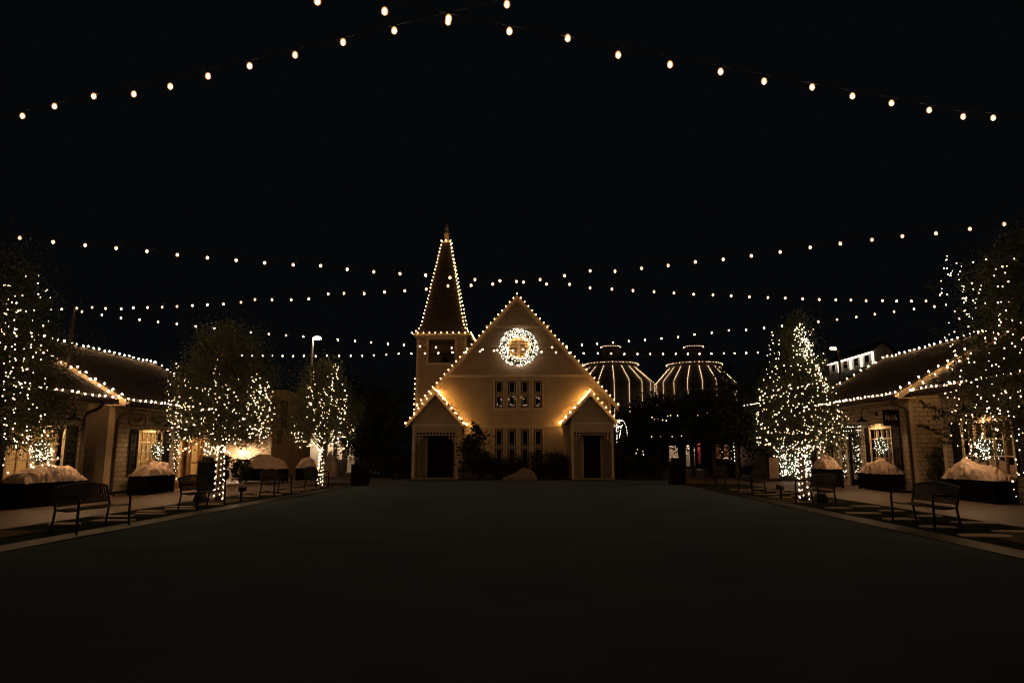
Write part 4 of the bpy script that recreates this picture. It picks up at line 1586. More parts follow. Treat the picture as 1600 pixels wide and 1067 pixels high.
# ------------------------------------------------------------------ benches
def bench(label, loc, rz):
    t = thing('park_bench', label, 'bench', (0, 0, 0), 'black iron benches facing the lawn')
    L = 1.62
    hl = L / 2
    # front at +x .30 ; back at -x -.28
    mb = MB()
    for i in range(9):
        x = -.19 + .40 * i / 8
        z = .43 - .02 * math.sin(math.pi * i / 8)
        mb.box(x - .025, x + .025, -hl + .03, hl - .03, z - .008, z + .006)
    for y in (-hl + .03, 0, hl - .03):
        mb.tube([(-.21, y, .42), (0, y, .395), (.22, y, .42)], .013, 5)
    mb.build('seat', M['metal'], t)
    mb = MB()
    n = 19
    topz = lambda y: .80 + .07 * (1 - (y / hl) ** 2)
    for i in range(n):
        y = lerp(-hl + .09, hl - .09, i / (n - 1))
        z1 = topz(y)
        lean = lambda z: -.21 - (z - .45) * .28
        mb.slab([(lean(.50), y - .027, .50), (lean(.50), y + .027, .50), (lean(z1), y + .027, z1), (lean(z1), y - .027, z1)], (-.008, 0, 0))
    mb.build('backrest', M['metal'], t)
    mb = MB()
    ln = [(-.21 - (topz(y) - .45) * .28 - .004, y, topz(y)) for y in [lerp(-hl, hl, i / 16) for i in range(17)]]
    mb.tube(ln, .023, 6)
    mb.tube([(-.226, -hl, .50), (-.226, hl, .50)], .014, 6)
    mb.build('back_rail', M['metal'], t)
    for y in (-hl, hl):
        mb = MB(); mb.tube([(-.27, y, .0), (-.24, y, .2), (-.21, y, .43), (-.308, y, .80)], .023, 6); mb.build('leg', M['metal'], t, True)
        mb = MB(); mb.tube([(.23, y, 0), (.22, y, .25), (.22, y, .50), (.215, y, .60)], .023, 6); mb.build('leg', M['metal'], t, True)
        pts = [(.215, y, .60)] + [(.135 + .08 * math.cos(q), y, .60 + .07 * math.sin(q)) for q in (0.4, .8, 1.2, 1.57)] + [(-.04, y, .655), (-.26, y, .64)]
        mb = MB(); mb.tube(pts, .023, 6); mb.build('armrest', M['metal'], t, True)
        mb = MB(); mb.tube([(-.25, y, .14), (.225, y, .14)], .011, 5); mb.build('stretcher', M['metal'], t)
    t.location = loc
    t.rotation_euler = (0, 0, rz)
    return t


b0 = bench('nearest bench on the left, in front of the covered planter', (-8.63, 13.40, .01), 0)
copy_tree(b0, (-8.92, 18.45, .01), 0.02, 'second bench from the front on the left, before the lit trunk')
copy_tree(b0, (-8.96, 23.8, .01), 0.0, 'third bench from the front on the left')
copy_tree(b0, (-9.05, 28.5, .01), 0.0, 'farthest bench on the left, beside the smaller lit tree')
copy_tree(b0, (7.84, 14.50, .01), math.pi - .02, 'nearest bench on the right, with its arched slatted back to the shops')
copy_tree(b0, (7.85, 20.0, .01), math.pi, 'second bench on the right, beside the trunk of the bright cone tree')
copy_tree(b0, (7.9, 25.9, .01), math.pi, 'third bench from the front on the right')
copy_tree(b0, (8.0, 31.4, .01), math.pi, 'farthest bench on the right, near the trash bin')


# trash bins
def bin_(label, x, y, w=.62, h=1.15):
    t = thing('trash_bin', label, 'trash bin', (x, y, 0), 'dark trash bins')
    mb = MB(); mb.box(x - w / 2, x + w / 2, y - w / 2, y + w / 2, .05, h - .22); mb.box(x - w / 2 + .05, x + w / 2 - .05, y - w / 2 + .05, y + w / 2 - .05, .0, .05)
    for i in range(7):
        u = x - w / 2 + .05 + (w - .1) * i / 6
        mb.box(u - .025, u + .025, y - w / 2 - .012, y - w / 2, .1, h - .28)
    mb.build('body', M['planter'], t)
    mb = MB(); mb.box(x - w / 2 - .03, x + w / 2 + .03, y - w / 2 - .03, y + w / 2 + .03, h - .22, h - .17)
    mb.slab([(x - w * .36, y - w * .3, h - .17), (x + w * .36, y - w * .3, h - .17), (x + w * .30, y - w * .3, h), (x - w * .30, y - w * .3, h)], (0, w * .6, 0))
    mb.build('lid', M['metal'], t)
    mb = MB(); mb.box(x - w * .24, x + w * .24, y - w * .3 - .008, y - w * .3, h - .13, h - .04); mb.build('flap', M['dark'], t)


g = ground(560, 759); bin_('dark bin at the far left corner of the lawn', g.x, g.y + .3, .68, 1.12)
g = ground(1060, 757.5); bin_('dark bin at the far right corner of the lawn', g.x, g.y + .3, .68, 1.22)
bin_('tall dark bin beyond the second left bench', at(321, 740, 26.3).x, 26.4, .5, 1.3)


def spot(label, x, y, s):
    t = thing('spotlight', label, 'spotlight', (x, y, 0), 'small unlit garden spotlights')
    mb = MB(); mb.tube([(x, y, 0), (x, y, .36)], .035, 8); mb.build('post', M['metal'], t)
    mb = MB(); mb.slab([(x - .07, y - .07, .30), (x + .07, y - .07, .30), (x + .07, y - .07, .42), (x - .07, y - .07, .44)], (-s * .04, .18, .03)); mb.build('head', M['metal'], t)


spot('short spotlight between the left lit trunk and the kerb', -8.95, 20.9, -1)
spot('short spotlight left of the bright cone tree', 7.75, 22.4, 1)


def rock_box(label, x, y):
    mb = MB(); mb.lathe([(.22, 0), (.22, .06), (.17, .22), (.14, .26), (.0, .27)], (x, y, .01), 4, .785)
    tag(mb.build('utility_box', M['dark']), label, 'utility box', 'small boxes at the tree feet')


rock_box('small dark box at the foot of the broad left tree', -10.05, 20.6)
rock_box('small dark box at the foot of the bright cone tree', 8.5, 21.2)

# ------------------------------------------------------------------ festoon strands across the lawn
_mb = MB(); _mb.tube([(0, 0, 0), (0, 0, .02), (0, 0, .05)], [.017, .016, .007], 8); _o = _mb.build('socket', M['metal']); SOCKET = _o.data; bpy.data.objects.remove(_o)
STR = {
 'A': ([(96.5, 483), (120, 481), (144, 480.5), (165, 482), (189.5, 482.5), (208.5, 481), (230.5, 480.5), (253.5, 480), (276.5, 479), (300.5, 477.5), (324, 476.5), (349, 475), (376.5, 472.5), (398.5, 465.5), (425, 468.5), (455, 468.5), (482.5, 467), (513, 458), (537.5, 458.5), (569, 459), (601, 456.5), (632.5, 454.5), (666, 452), (700, 447), (736, 446), (770, 444), (807, 440), (844, 437), (882, 431), (922, 419), (961, 424), (1002.5, 419.5), (1044, 415), (1086.5, 409.5), (1130, 405.5), (1174, 400), (1219, 394), (1266, 387), (1313, 381), (1362.5, 375), (1410, 369.5), (1462.5, 365), (1515.5, 358), (1569, 350.5)],
       (-15.54, 21.49), (9.39, 13.33), (-15.7, 22.25, 6.25), (13.7, 11.7, 6.2), 'festoon strand falling away from the right foreground to the pole on the left'),
 'B': ([(31, 372), (83, 378.5), (133, 383.5), (181.5, 388), (229.5, 393), (277, 398.5), (324, 403), (369, 407), (413.5, 411), (458, 414), (501, 415.5), (542.5, 421), (584, 425), (625, 428), (665, 430), (703, 434), (742, 437), (781, 439), (818, 441), (854, 444), (890, 444.5), (922, 450), (956, 452), (989, 454), (1022, 456), (1053, 458), (1084, 460), (1114, 461), (1142.5, 462.5), (1171, 464), (1200, 465), (1227, 466), (1254, 467), (1280, 468), (1306, 468.5), (1329.5, 469), (1353.5, 470), (1379, 470), (1401, 470.5), (1424, 470.5), (1447, 470.5)],
       (-10.66, 13.15), (12.33, 21.32), (-14.0, 11.4, 6.2), (15.4, 24.9, 6.6), 'festoon strand running from the left foreground down to the right shops'),
 'C': ([(128, 487), (159, 492), (189, 497), (218, 500), (247, 503), (276, 506), (306, 510), (335, 513), (365, 516), (392, 519), (420, 522), (447, 524), (474, 526), (501, 529), (528, 531), (555, 533), (580, 535), (606, 537), (631, 539), (656, 541), (681, 542.5), (705.6, 543.5), (730, 545), (754, 546), (777, 547), (801, 548), (824, 549), (846, 550), (868.5, 550.7), (890, 551.5), (912, 552), (934, 552), (955, 552.5), (975.6, 553), (996, 553), (1016, 553), (1036, 553), (1055.8, 553), (1074.7, 553), (1093, 552.7), (1111.6, 552.7), (1130.8, 552), (1148, 551.9), (1166, 551.5), (1184, 551)],
       (-15.42, 22.16), (9.47, 30.42), (-15.7, 22.25, 6.25), (13.45, 31.9, 6.3), 'far festoon strand running from the left pole across the chapel front'),
 'D': ([(346, 554.8), (361, 554.8), (378, 555.5), (394, 555.9), (410.6, 555.9), (426, 556), (441.6, 556), (458, 556.6), (475, 556), (493, 556.6), (511, 556), (530, 556), (548, 555.9), (566, 555.9), (584, 555), (603.7, 554), (623, 552.5), (643, 552.5), (664, 552), (685, 551.5), (707, 550.5), (728, 550), (750, 549), (772, 548), (794, 547), (817, 545.5), (840, 544), (862.7, 542.5), (885, 541), (909.3, 538.7), (933, 537), (958, 535.5), (982.8, 533), (1007.8, 531), (1033.5, 528.8), (1059.6, 526.5), (1085, 522.8), (1112, 520), (1138.8, 516.2), (1166, 515.4), (1194, 512.7), (1222, 509.4), (1249.7, 506.4), (1278.8, 502.8), (1308, 499.5), (1338, 495.3), (1367, 491), (1397, 487), (1428, 482), (1460, 479)],
       (-15.1, 31.76), (13.46, 22.92), (-15.6, 32.2, 6.3), (15.4, 24.9, 6.6), 'far festoon strand rising over the cone tree to the right'),
 'E': ([(35, 182), (85, 167), (147, 146), (209, 148), (266, 136), (325, 120), (390, 104), (461, 87), (536, 67), (616, 49), (700, 35), (792, 8)],
       (-6.66, 8.11), (-.28, 6.05), (-14.0, 11.4, 6.2), (13.8, 1.3, 6.2), 'nearest festoon strand climbing from the left edge to the top edge'),
 'F': ([(496, 3), (601, 19), (701, 30), (796, 50), (887, 58), (966, 87), (1047, 102), (1126, 113), (1194, 128), (1269, 137), (1332, 151), (1393, 162), (1452, 173), (1505, 183), (1552, 185)],
       (-1.94, 5.48), (6.03, 8.54), (-14.0, 1.0, 6.2), (13.7, 11.7, 6.2), 'nearest festoon strand falling from the top edge to the right edge'),
}
for key, (px, A, B, e0_, e1_, lab) in STR.items():
    pts = [on_plane(x, y, A, B) for (x, y) in px]
    n = len(pts)
    # smooth carrying wire a little above the bulbs
    zz = [p.z for p in pts]
    sm = []
    for i in range(n):
        lo, hi = max(0, i - 3), min(n, i + 4)
        sm.append(sum(zz[lo:hi]) / (hi - lo) + (.0))
    sm[0] = zz[0]; sm[-1] = zz[-1]
    wire = [Vector((p.x, p.y, s + .075)) for p, s in zip(pts, sm)]
    pp = [Vector((p.x, p.y, min(max(p.z, s - .10), s + .05))) for p, s in zip(pts, sm)]
    t = thing('festoon_strand', lab, 'string light', wire[0], 'festoon strands over the lawn')
    ln = [Vector(e0_)] + wire + [Vector(e1_)]
    mb = MB(); mb.tube(ln, .0035, 5)
    mb.build('wire', M['planter'], t)
    for i, p in enumerate(pp):
        w = wire[i]
        b = bpy.data.objects.new('bulb', BM_FEST if key in 'EF' else BM_FESTFAR)
        SC.collection.objects.link(b)
        b.parent = t
        b.location = p - Vector(ORG[t.name])
        so = bpy.data.objects.new('socket', SOCKET)
        SC.collection.objects.link(so)
        so.parent = b
        so.scale = (1, 1, max(.02, w.z - p.z - .03) / .05)
        so.location = (0, 0, .03)


def pole(x, y, z, label):
    t = thing('pole', label, 'pole', (x, y, 0), 'slim poles that carry the festoon strands')
    mb = MB(); mb.tube([(x, y, 0), (x, y, z + .12)], .045, 10); mb.build('shaft', M['metal'], t)
    mb = MB(); mb.tube([(x, y, z - .03), (x, y, z + .05)], .065, 10); mb.lathe([(.06, .12), (.05, .17), (.0, .2)], (x, y, z), 10); mb.box(x - .14, x + .14, y - .14, y + .14, .0, .03)
    mb.build('fittings', M['metal'], t)


pole(-15.7, 22.25, 6.25, 'pole in the gap between the two left shops')
pole(-15.6, 32.2, 6.3, 'pole behind the broad left tree')
pole(15.4, 24.9, 6.6, 'pole in the gap between the two right shops')
pole(13.45, 31.9, 6.3, 'pole hidden behind the bright cone tree')
pole(-14.0, 11.4, 6.2, 'pole out of view beside the near left shop')
pole(13.7, 11.7, 6.2, 'pole out of view beside the near right shop')
pole(-14.0, 1.0, 6.2, 'pole out of view behind the camera on the left')
pole(13.8, 1.3, 6.2, 'pole out of view behind the camera on the right')


# roof-edge bulbs of the shops
def edge_lights(label, segs, step=.29, jig=0.0):
    pts, lines = [], []
    for (a, b) in segs:
        d_ = Vector((0, DY(1 if a.x > 0 else -1), 0)); a = a + d_; b = b + d_
        ln = along(a, b, step)
        pts += [p + Vector((random.gauss(0, .012), random.gauss(0, .03), random.gauss(0, .012))) for p in ln]
        lines.append(ln)
    lights('roof_lights', label, 'string light', pts, BM_SHOP, lines=lines, group='bulb strings on the shop roofs')


def V(*a): return Vector(a)


el = WL - .6 - .10
zt = EL + .08
edge_lights('bulbs along the gutter of the near left shop', [(V(-el, 14, zt), V(-el, 22.15, zt))], .33)
edge_lights('bulbs up the far gable edge of the near left shop', [(V(-el, 22.2, zt + .02), V(-17.8, 22.2, 5.62))], .40)
edge_lights('bulbs along the gutter of the shop with the oval sign', [(V(-el, 22.75, zt), V(-el, 31.4, zt))], .33)
edge_lights('bulbs up the near gable edge of the shop with the oval sign', [(V(-el - .2, 22.7, zt + .14), V(-17.8, 22.7, 5.64))], .37)
edge_lights('bulbs along the ridge and far slope of the shop with the oval sign', [(V(-17.8, 22.75, 5.62), V(-17.8, 31.4, 5.62)), (V(-17.8, 31.45, 5.62), V(-el, 31.45, zt))], .34)
er_ = WR - .6 - .10
zt = ER + .08
edge_lights('bulbs along the gutter of the near right shop', [(V(er_, 16, zt), V(er_, 23.8, zt))], .33)
edge_lights('bulbs up the far gable edge of the near right shop', [(V(er_, 23.8, zt), V(17.7, 23.8, 6.22))], .5)
edge_lights('bulbs along the gutter of the shop with the square sign', [(V(er_, 24.85, zt), V(er_, 34.4, zt))], .33)
edge_lights('bulbs up the near gable edge of the shop with the square sign', [(V(er_ + .2, 24.8, zt + .16), V(17.7, 24.8, 6.24))], .40)
edge_lights('bulbs along the ridge and far slope of the shop with the square sign', [(V(17.7, 24.85, 6.22), V(17.7, 34.4, 6.22)), (V(17.7, 34.45, 6.22), V(er_, 34.45, zt))], .42)


# wreaths hung inside shop windows
def small_wreath(x, y, z, r, label, n=70, bush=False):
    """lit wreath hanging in a window, its face to the lawn"""
    y += DY(x)
    t = thing('window_wreath', label, 'wreath', (x, y, z), 'small lit wreaths in the shop windows')
    k = 900
    a = RNG.uniform(0, 2 * np.pi, k); q = np.clip(RNG.normal(r * .62, r * .2, k), r * .2, r)
    leaf_mesh(np.c_[x + RNG.uniform(-.07, .07, k), y + q * np.cos(a), z + q * np.sin(a)], .035, M['conifer'], 'greenery', t)
    for i in range(n):
        a = random.uniform(0, 6.283)
        q = min(r, max(r * .15, random.gauss(r * .62, r * .24)))
        b = bpy.data.objects.new('bulb', BM_COOLS)
        SC.collection.objects.link(b); b.parent = t
        b.location = (random.uniform(-.08, .08), q * math.cos(a), q * math.sin(a))


BM_COOLS = bulb_mesh('small_white_bulb', .0085, M['cool'], 1.1)
small_wreath(-14.22, 25.75, 1.55, .34, 'lit wreath in the window beside the oval sign')
small_wreath(-14.22, 19.7, 1.5, .40, 'lit wreath in the window of the near left shop')
small_wreath(13.77, 27.45, 1.72, .36, 'lit wreath in the window beside the square black sign')
small_wreath(13.77, 21.2, 1.6, .40, 'lit wreath in the window behind the right edge tree')


# garlands with lights at doors
def garland(label, pts_, n):
    P = [Vector(p) + Vector((0, DY(pts_[0][0]), 0)) for p in pts_]
    out = []
    for i in range(len(P) - 1):
        out += along(P[i], P[i + 1], .06)
    t = thing('door_garland', label, 'garland', P[0], 'lit garlands at the shop doors')
    cen = np.array([o[:] for o in out for _ in range(22)]) + RNG.normal(0, .05, (len(out) * 22, 3))
    leaf_mesh(cen, .035, M['conifer'], 'greenery', t)
    for i in range(n):
        q = random.choice(out) + Vector((random.gauss(0, .06), random.gauss(0, .05), 0))
        b = bpy.data.objects.new('bulb', BM_COOLS)
        SC.collection.objects.link(b); b.parent = t; b.location = q - P[0]


garland('lit garland round the dark door of the shop with the square sign', [(13.75, 29.25, .3), (13.75, 29.25, 2.4), (13.75, 30.75, 2.4), (13.75, 30.75, .3)], 90)
garland('lit garland beside the wooden doors of the left shop', [(-14.2, 27.15, .4), (-14.2, 27.15, 2.3), (-14.2, 28.4, 2.35)], 60)
garland('bright garland under the far gooseneck lamp on the right', [(13.7, 28.9, 2.55), (13.7, 32.9, 2.62)], 100)

# hedge screen wrapped in net lights
x0, x1 = at(1216, 720, 36).x, at(1262, 720, 36).x
t = shrub('lit_hedge', 'square clipped hedge under a net of white lights', 'hedge', x0, x1, 35.9, 36.3, .25, 1.7, 5200, .05, M['conifer'], 330)
pts = [Vector((random.uniform(x0 - .05, x1 + .05), 35.72 + random.uniform(-.06, .1), random.uniform(.22, 1.85) + (.12 * random.random()))) for _ in range(320)]
lights('net_lights', 'net of white lights spread over the clipped hedge', 'fairy lights', pts, bulb_mesh('net_bulb', .0135, M['cool'], 1.0), limit=100)
x0, x1 = at(1197, 720, 36).x, at(1212, 720, 36).x
t = thing('display_board', 'plain tan upright board left of the lit hedge', 'board', ((x0 + x1) / 2, 35.6, 0))
mb = MB(); mb.box(x0, x1, 35.58, 35.63, .15, 1.22); mb.build('panel', M['tan'], t)
mb = MB(); mb.box(x0 - .03, x0, 35.57, 35.64, .0, 1.25); mb.box(x1, x1 + .03, 35.57, 35.64, .0, 1.25); mb.box(x0, x1, 35.57, 35.64, 1.22, 1.25); mb.build('posts', M['dark'], t)

# ------------------------------------------------------------------ tan building beyond the left shops
t = thing('tan_building', 'plain tan building with arched parapet beyond the left shops', 'building', (-16.5, 40, 0))
yb0, yb1 = 37.0, 43.5
mb = MB()
nn = 14
top_ = [(-14.35, lerp(yb0, yb1, i / nn), 4.25 + .75 * math.sin(math.pi * (.28 + .72 * (i / nn))) ** 1.0) for i in range(nn + 1)]
mb.slab([(-14.35, yb0, 0), (-14.35, yb1, 0)] + top_[::-1], (-.25, 0, 0))
mb.box(-24, -14.6, yb0, yb0 + .25, 0, 4.7)
mb.box(-24, -23.8, yb0 + .25, yb1, 0, 4.5); mb.box(-24, -14.6, yb1 - .25, yb1, 0, 4.2)
mb.build('wall', M['tan'], t)
mb = MB(); mb.box(-23.8, -14.6, yb0 + .25, yb1 - .25, 3.95, 4.1); mb.build('roof', M['roof'], t)
for (y0_, y1_, z0_, z1_) in ((38.3, 39.0, 2.9, 4.3), (37.9, 38.35, 2.0, 2.6)):
    mb = MB(); mb.box(-14.36, -14.32, y0_ - .06, y0_, z0_ - .06, z1_ + .06); mb.box(-14.36, -14.32, y1_, y1_ + .06, z0_ - .06, z1_ + .06); mb.box(-14.36, -14.32, y0_, y1_, z0_ - .06, z0_); mb.box(-14.36, -14.32, y0_, y1_, z1_, z1_ + .06)
    w = mb.build('window', M['dark'], t)
    mb = MB()
    z = z0_
    while z < z1_ - .02:
        mb.slab([(-14.345, y0_, z), (-14.345, y1_, z), (-14.325, y1_, z - .03), (-14.325, y0_, z - .03)], (0, 0, .01)); z += .07
    mb.build('louvres', M['dark'], w)
# bright wall lamp on the side of the building, over the covered planter
t = thing('flood_lamp', 'glaring wall lamp by the tan building behind the broad left tree', 'wall lamp', (-14.9, 36.9, 2.3))
c = at(379, 705, 36.6)
mb = MB(); mb.tube([(c.x, 36.98, c.z + .25), (c.x, 36.6, c.z + .3), (c.x, 36.4, c.z + .12)], .03, 6); mb.lathe([(.02, .14), (.10, .09), (.12, .04)], (c.x, 36.4, c.z), 12); mb.build('housing', M['metal'], t)
mb = MB(); mb.lathe([(.0, -.08), (.05, -.05), (.07, 0), (.05, .05), (0, .08)], (c.x, 36.4, c.z), 12); mb.build('bulb', M['flood'], t, True)

# ------------------------------------------------------------------ white columned building far left
Yw = 52.0
t = thing('white_building', 'brightly lit white colonnade far behind the small lit tree', 'building', (at(512, 700, Yw).x, Yw, 0))
x0, x1 = at(474, 700, Yw).x, at(547, 700, Yw).x
mb = MB(); mb.box(x0, x1, Yw + 1.4, Yw + 1.6, 0, 3.6); mb.build('wall', M['white'], t)
mb = MB(); mb.box(x0, x1, Yw - .2, Yw + 5, 3.6, 3.9); mb.build('roof', M['roof'], t)
mb = MB(); mb.box(x0, x1, Yw, Yw + .25, 3.1, 3.6); mb.build('beam', M['white'], t)
for px in (509, 524, 539):
    xx = at(px, 700, Yw).x
    mb = MB(); mb.box(xx - .14, xx + .14, Yw, Yw + .28, .0, 3.1); mb.build('column', M['white'], t)
for (pa, pb) in ((513, 519), (527.5, 535)):
    a, b = at(pa, 700, Yw).x, at(pb, 700, Yw).x
    mb = MB(); mb.box(a, b, Yw + 1.34, Yw + 1.39, .1, 2.6); d = mb.build('door', M['dark'], t)
mb = MB()
for i in range(4):
    xx = lerp(x0 + .4, x1 - .4, i / 3); mb = MB(); mb.box(xx - .12, xx + .12, Yw + .7, Yw + .94, 3.5, 3.56); mb.build('ceiling_light', M['porch'], t)
cover('frost_cover', 'yellowish cover bundled round a plant before the white colonnade', *sorted((at(506, 730, 42).x, at(527, 730, 42).x)), 41.6, 42.4, .0, 1.35, 23)
xx = at(533, 730, 46).x
mb = MB(); mb.lathe([(.0, 0), (.3, 0), (.36, .5), (.42, .95), (.4, .98), (.36, .9), (.0, .85)], (xx, 46, .01), 20)
tag(mb.build('round_planter', M['white'], None, True), 'white tapered round planter before the colonnade', 'planter')
t = thing('fence', 'low pale picket fence beyond the left trash bin', 'fence', (at(558, 720, 50).x, 50, 0))
mb = MB()
x0, x1 = at(546, 720, 50).x, at(572, 720, 50).x
i = 0
while x0 + i * .13 < x1:
    mb.box(x0 + i * .13, x0 + i * .13 + .05, 50, 50.03, .2, 1.15); i += 1
mb.build('pickets', M['white'], t)
mb = MB(); mb.box(x0, x1, 50.03, 50.07, .35, .42); mb.box(x0, x1, 50.03, 50.07, .95, 1.02); mb.build('rails', M['white'], t)

# ------------------------------------------------------------------ lamp posts
c = at(489, 527, 44)
t = thing('street_lamp', 'tall street lamp with a white lit head above the small lit tree', 'street lamp', (c.x, 44, 0))
mb = MB(); mb.tube([(c.x, 44, 0), (c.x, 44, c.z)], .09, 10, .06); mb.build('post', M['white'], t)
mb = MB(); mb.tube([(c.x - .25, 44, c.z + .1), (c.x, 44, c.z + .05), (c.x + .35, 44, c.z)], .035, 6); mb.box(c.x + .05, c.x + .55, 43.85, 44.15, c.z + .03, c.z + .10); mb.build('arm', M['metal'], t)
mb = MB(); mb.lathe([(.0, -.18), (.13, -.14), (.20, 0), (.13, .06)], (c.x + .3, 44, c.z - .02), 14); mb.build('lamp_head', M['street'], t, True)
c = at(1310, 547, 36)
t = thing('street_lamp', 'post with two warm lamps above the bright cone tree', 'street lamp', (c.x, 36, 0))
mb = MB(); mb.tube([(c.x, 36, 0), (c.x, 36, c.z)], .07, 8); mb.build('post', M['metal'], t)
mb = MB(); mb.tube([(c.x, 36, c.z - .05), (c.x - .5, 36, c.z + .05)], .03, 6); mb.build('arm', M['metal'], t)
for px in (1299, 1304.5):
    q = at(px, 544.5, 36)
    mb = MB(); mb.lathe([(.0, -.07), (.07, -.04), (.08, .02), (.03, .07)], (q.x, 36, q.z), 10); mb.build('lamp_head', M['roofbulb'], t, True)


# ------------------------------------------------------------------ barn with a lit clerestory beyond the right shops
XD = 27.3
t = thing('barn', 'large dim barn with a white clerestory of four windows edged with lights', 'building', (27, 60, 0))
ys0, ys1 = 54.5, 68.0
mb = MB(); mb.box(20.6, 20.8, ys0 + .201, ys1, 0, 5.4)
mb.slab([(20.6, ys0, 0), (36, ys0, 0), (36, ys0, 5.4), (29.2, ys0, 8.3), (27.2, ys0, 8.3), (20.6, ys0, 5.4)], (0, .2, 0)); mb.build('wall', M['tan'], t)
mb = MB()
mb.slab([(20.0, ys0 - .3, 5.2), (27.6, ys0 - .3, 8.5), (27.6, ys1, 8.5), (20.0, ys1, 5.2)], (0, 0, .12)); mb.slab([(36.6, ys0 - .3, 5.2), (28.8, ys0 - .3, 8.5), (28.8, ys1, 8.5), (36.6, ys1, 5.2)], (0, 0, .12))
mb.build('roof', M['roof'], t)
ya_, yb_ = atx(1367, 570, XD).y, atx(1296, 580, XD).y
zb_, zt_ = 8.45, 9.55
mb = MB(); mb.slab([(XD, ya_, zb_), (XD + 1.45, ya_, zb_), (XD + 1.45, ya_, zt_), (XD + .72, ya_, zt_ + .62), (XD, ya_, zt_)], (0, yb_ - ya_, 0))
cl = mb.build('clerestory', M['white'], t)
mb = MB()
for x_ in (XD - .2, XD + 1.65): mb.slab([(x_, ya_ - .2, zt_ - .08), (XD + .72, ya_ - .2, zt_ + .72), (XD + .72, yb_ + .2, zt_ + .72), (x_, yb_ + .2, zt_ - .08)], (0, 0, .07))
mb.build('clerestory_roof', M['roof'], cl)
rope = []
for (pa, pb) in ((1353, 1360.5), (1336, 1343), (1319, 1325.5), (1300.5, 1306)):
    y0_, y1_ = atx(pb, 575, XD).y, atx(pa, 575, XD).y
    mb = MB(); mb.box(XD - .04, XD - .002, y0_, y1_, zb_ + .28, zt_ - .22); w = mb.build('window', M['dglass'], cl)
    mb = MB()
    for (a, b, c_, d_) in ((y0_ - .1, y0_, zb_ + .2, zt_ - .14), (y1_, y1_ + .1, zb_ + .2, zt_ - .14), (y0_, y1_, zb_ + .2, zb_ + .28), (y0_, y1_, zt_ - .22, zt_ - .14)):
        mb.box(XD - .07, XD - .003, a, b, c_, d_)
    mb.build('frame', M['white'], w)
rope = along((XD - .22, ya_ - .15, zt_ - .12), (XD - .22, yb_ + .1, zt_ - .12), .16)
for px in (1366.5, 1348, 1331, 1312):
    yy = atx(px, 575, XD).y
    rope += along((XD - .12, yy, zt_ - .2), (XD - .12, yy, zb_ + .1), .17)
lights('clerestory_lights', 'white lights edging the four clerestory windows of the barn', 'string light', rope, bulb_mesh('clerestory_bulb', .034, M['cool'], 1.0), limit=100)

# ------------------------------------------------------------------ low building with lit eave, right of the silos
t = thing('low_building', 'low building with a white lit eave beside the right silo', 'building', (19, 50, 0))
a = atx(1145, 638, 15.8); b = atx(1182, 628, 15.8)
mb = MB(); mb.box(16.2, 24, b.y, a.y, 0, 4.6); mb.build('wall', M['wood'], t)
mb = MB(); mb.slab([(15.8, b.y - .3, a.z - .25), (15.8, a.y + .2, a.z - .25), (20, a.y + .2, a.z + 1.6), (20, b.y - .3, a.z + 1.6)], (0, 0, .12)); mb.build('roof', M['roof'], t)
ln = along((15.75, b.y - .3, a.z), (15.75, a.y, a.z), .12)
ln2 = along((15.75, a.y, a.z), (15.75, a.y, .8), .28)
lights('eave_lights', 'bright white lights along the eave of the low building', 'string light', ln + ln2, bulb_mesh('eave_bulb', .03, M['cool'], 1.0), limit=100)

# lit shop fronts far right of the chapel
Ys = 62.0
t = thing('far_shopfront', 'row of lit openings low behind the right trash bin', 'building', (at(1100, 700, Ys).x, Ys, 0))
X_ = lambda px: at(px, 715, Ys).x
holes = [(X_(1046), X_(1060), .2, 2.0), (X_(1072), X_(1079), .2, 2.2), (X_(1083), X_(1086.5), .2, 2.2), (X_(1090), X_(1096), .4, 2.2), (X_(1116), X_(1128), .9, 2.1), (X_(1132), X_(1142), .9, 2.1)]
mb = MB(); mb.sheet('y', Ys, X_(1035), X_(1200), 0, 3.2, holes, .2); mb.build('wall', M['dark'], t)
mb = MB(); mb.slab([(X_(1030), Ys - .5, 3.1), (X_(1205), Ys - .5, 3.1), (X_(1205), Ys + 4, 4.6), (X_(1030), Ys + 4, 4.6)], (0, 0, .12)); mb.build('roof', M['roof'], t)
for i, h in enumerate(holes):
    mb = MB(); mb.box(h[0] - .1, h[1] + .1, Ys + .6, Ys + .65, 0.1, 2.4); mb.build('interior_panel', M['red'] if i == 3 else M['white'] if i < 3 else M['wood'], t)
mb = MB()
for h in holes:
    xm_ = (h[0] + h[1]) / 2
    mb = MB(); mb.box(xm_ - .1, xm_ + .1, Ys + .3, Ys + .45, 2.42, 2.46); mb.build('ceiling_light', M['shopl'], t)
pts = [Vector((random.uniform(X_(1046), X_(1060)), Ys - .1, random.uniform(.2, 1.1))) for _ in range(40)] + [Vector((random.uniform(X_(1112), X_(1143)), Ys - .15, random.uniform(.8, 2.0))) for _ in range(30)]
lights('window_lights', 'specks of light in the far openings behind the right bin', 'fairy lights', pts, BM_FAIRYFAR)
pts = [at(px + random.uniform(-1, 1), py, 37.6) for px, py in ((1018, 652), (1023, 655), (1028, 654), (1036, 656), (1041, 657), (1044, 650), (1048, 649), (1058, 649), (1019, 682), (1033, 682), (1051, 682), (1064, 681), (1090, 649), (1106, 645), (1120, 654), (1138, 656), (996, 702), (1004, 705), (1005, 710), (995, 708))]
lights('path_lights', 'few loose warm specks among the dark trees right of the chapel', 'fairy lights', pts, BM_FAIRYFAR)
pts = []
cx_ = at(966, 660, 43)
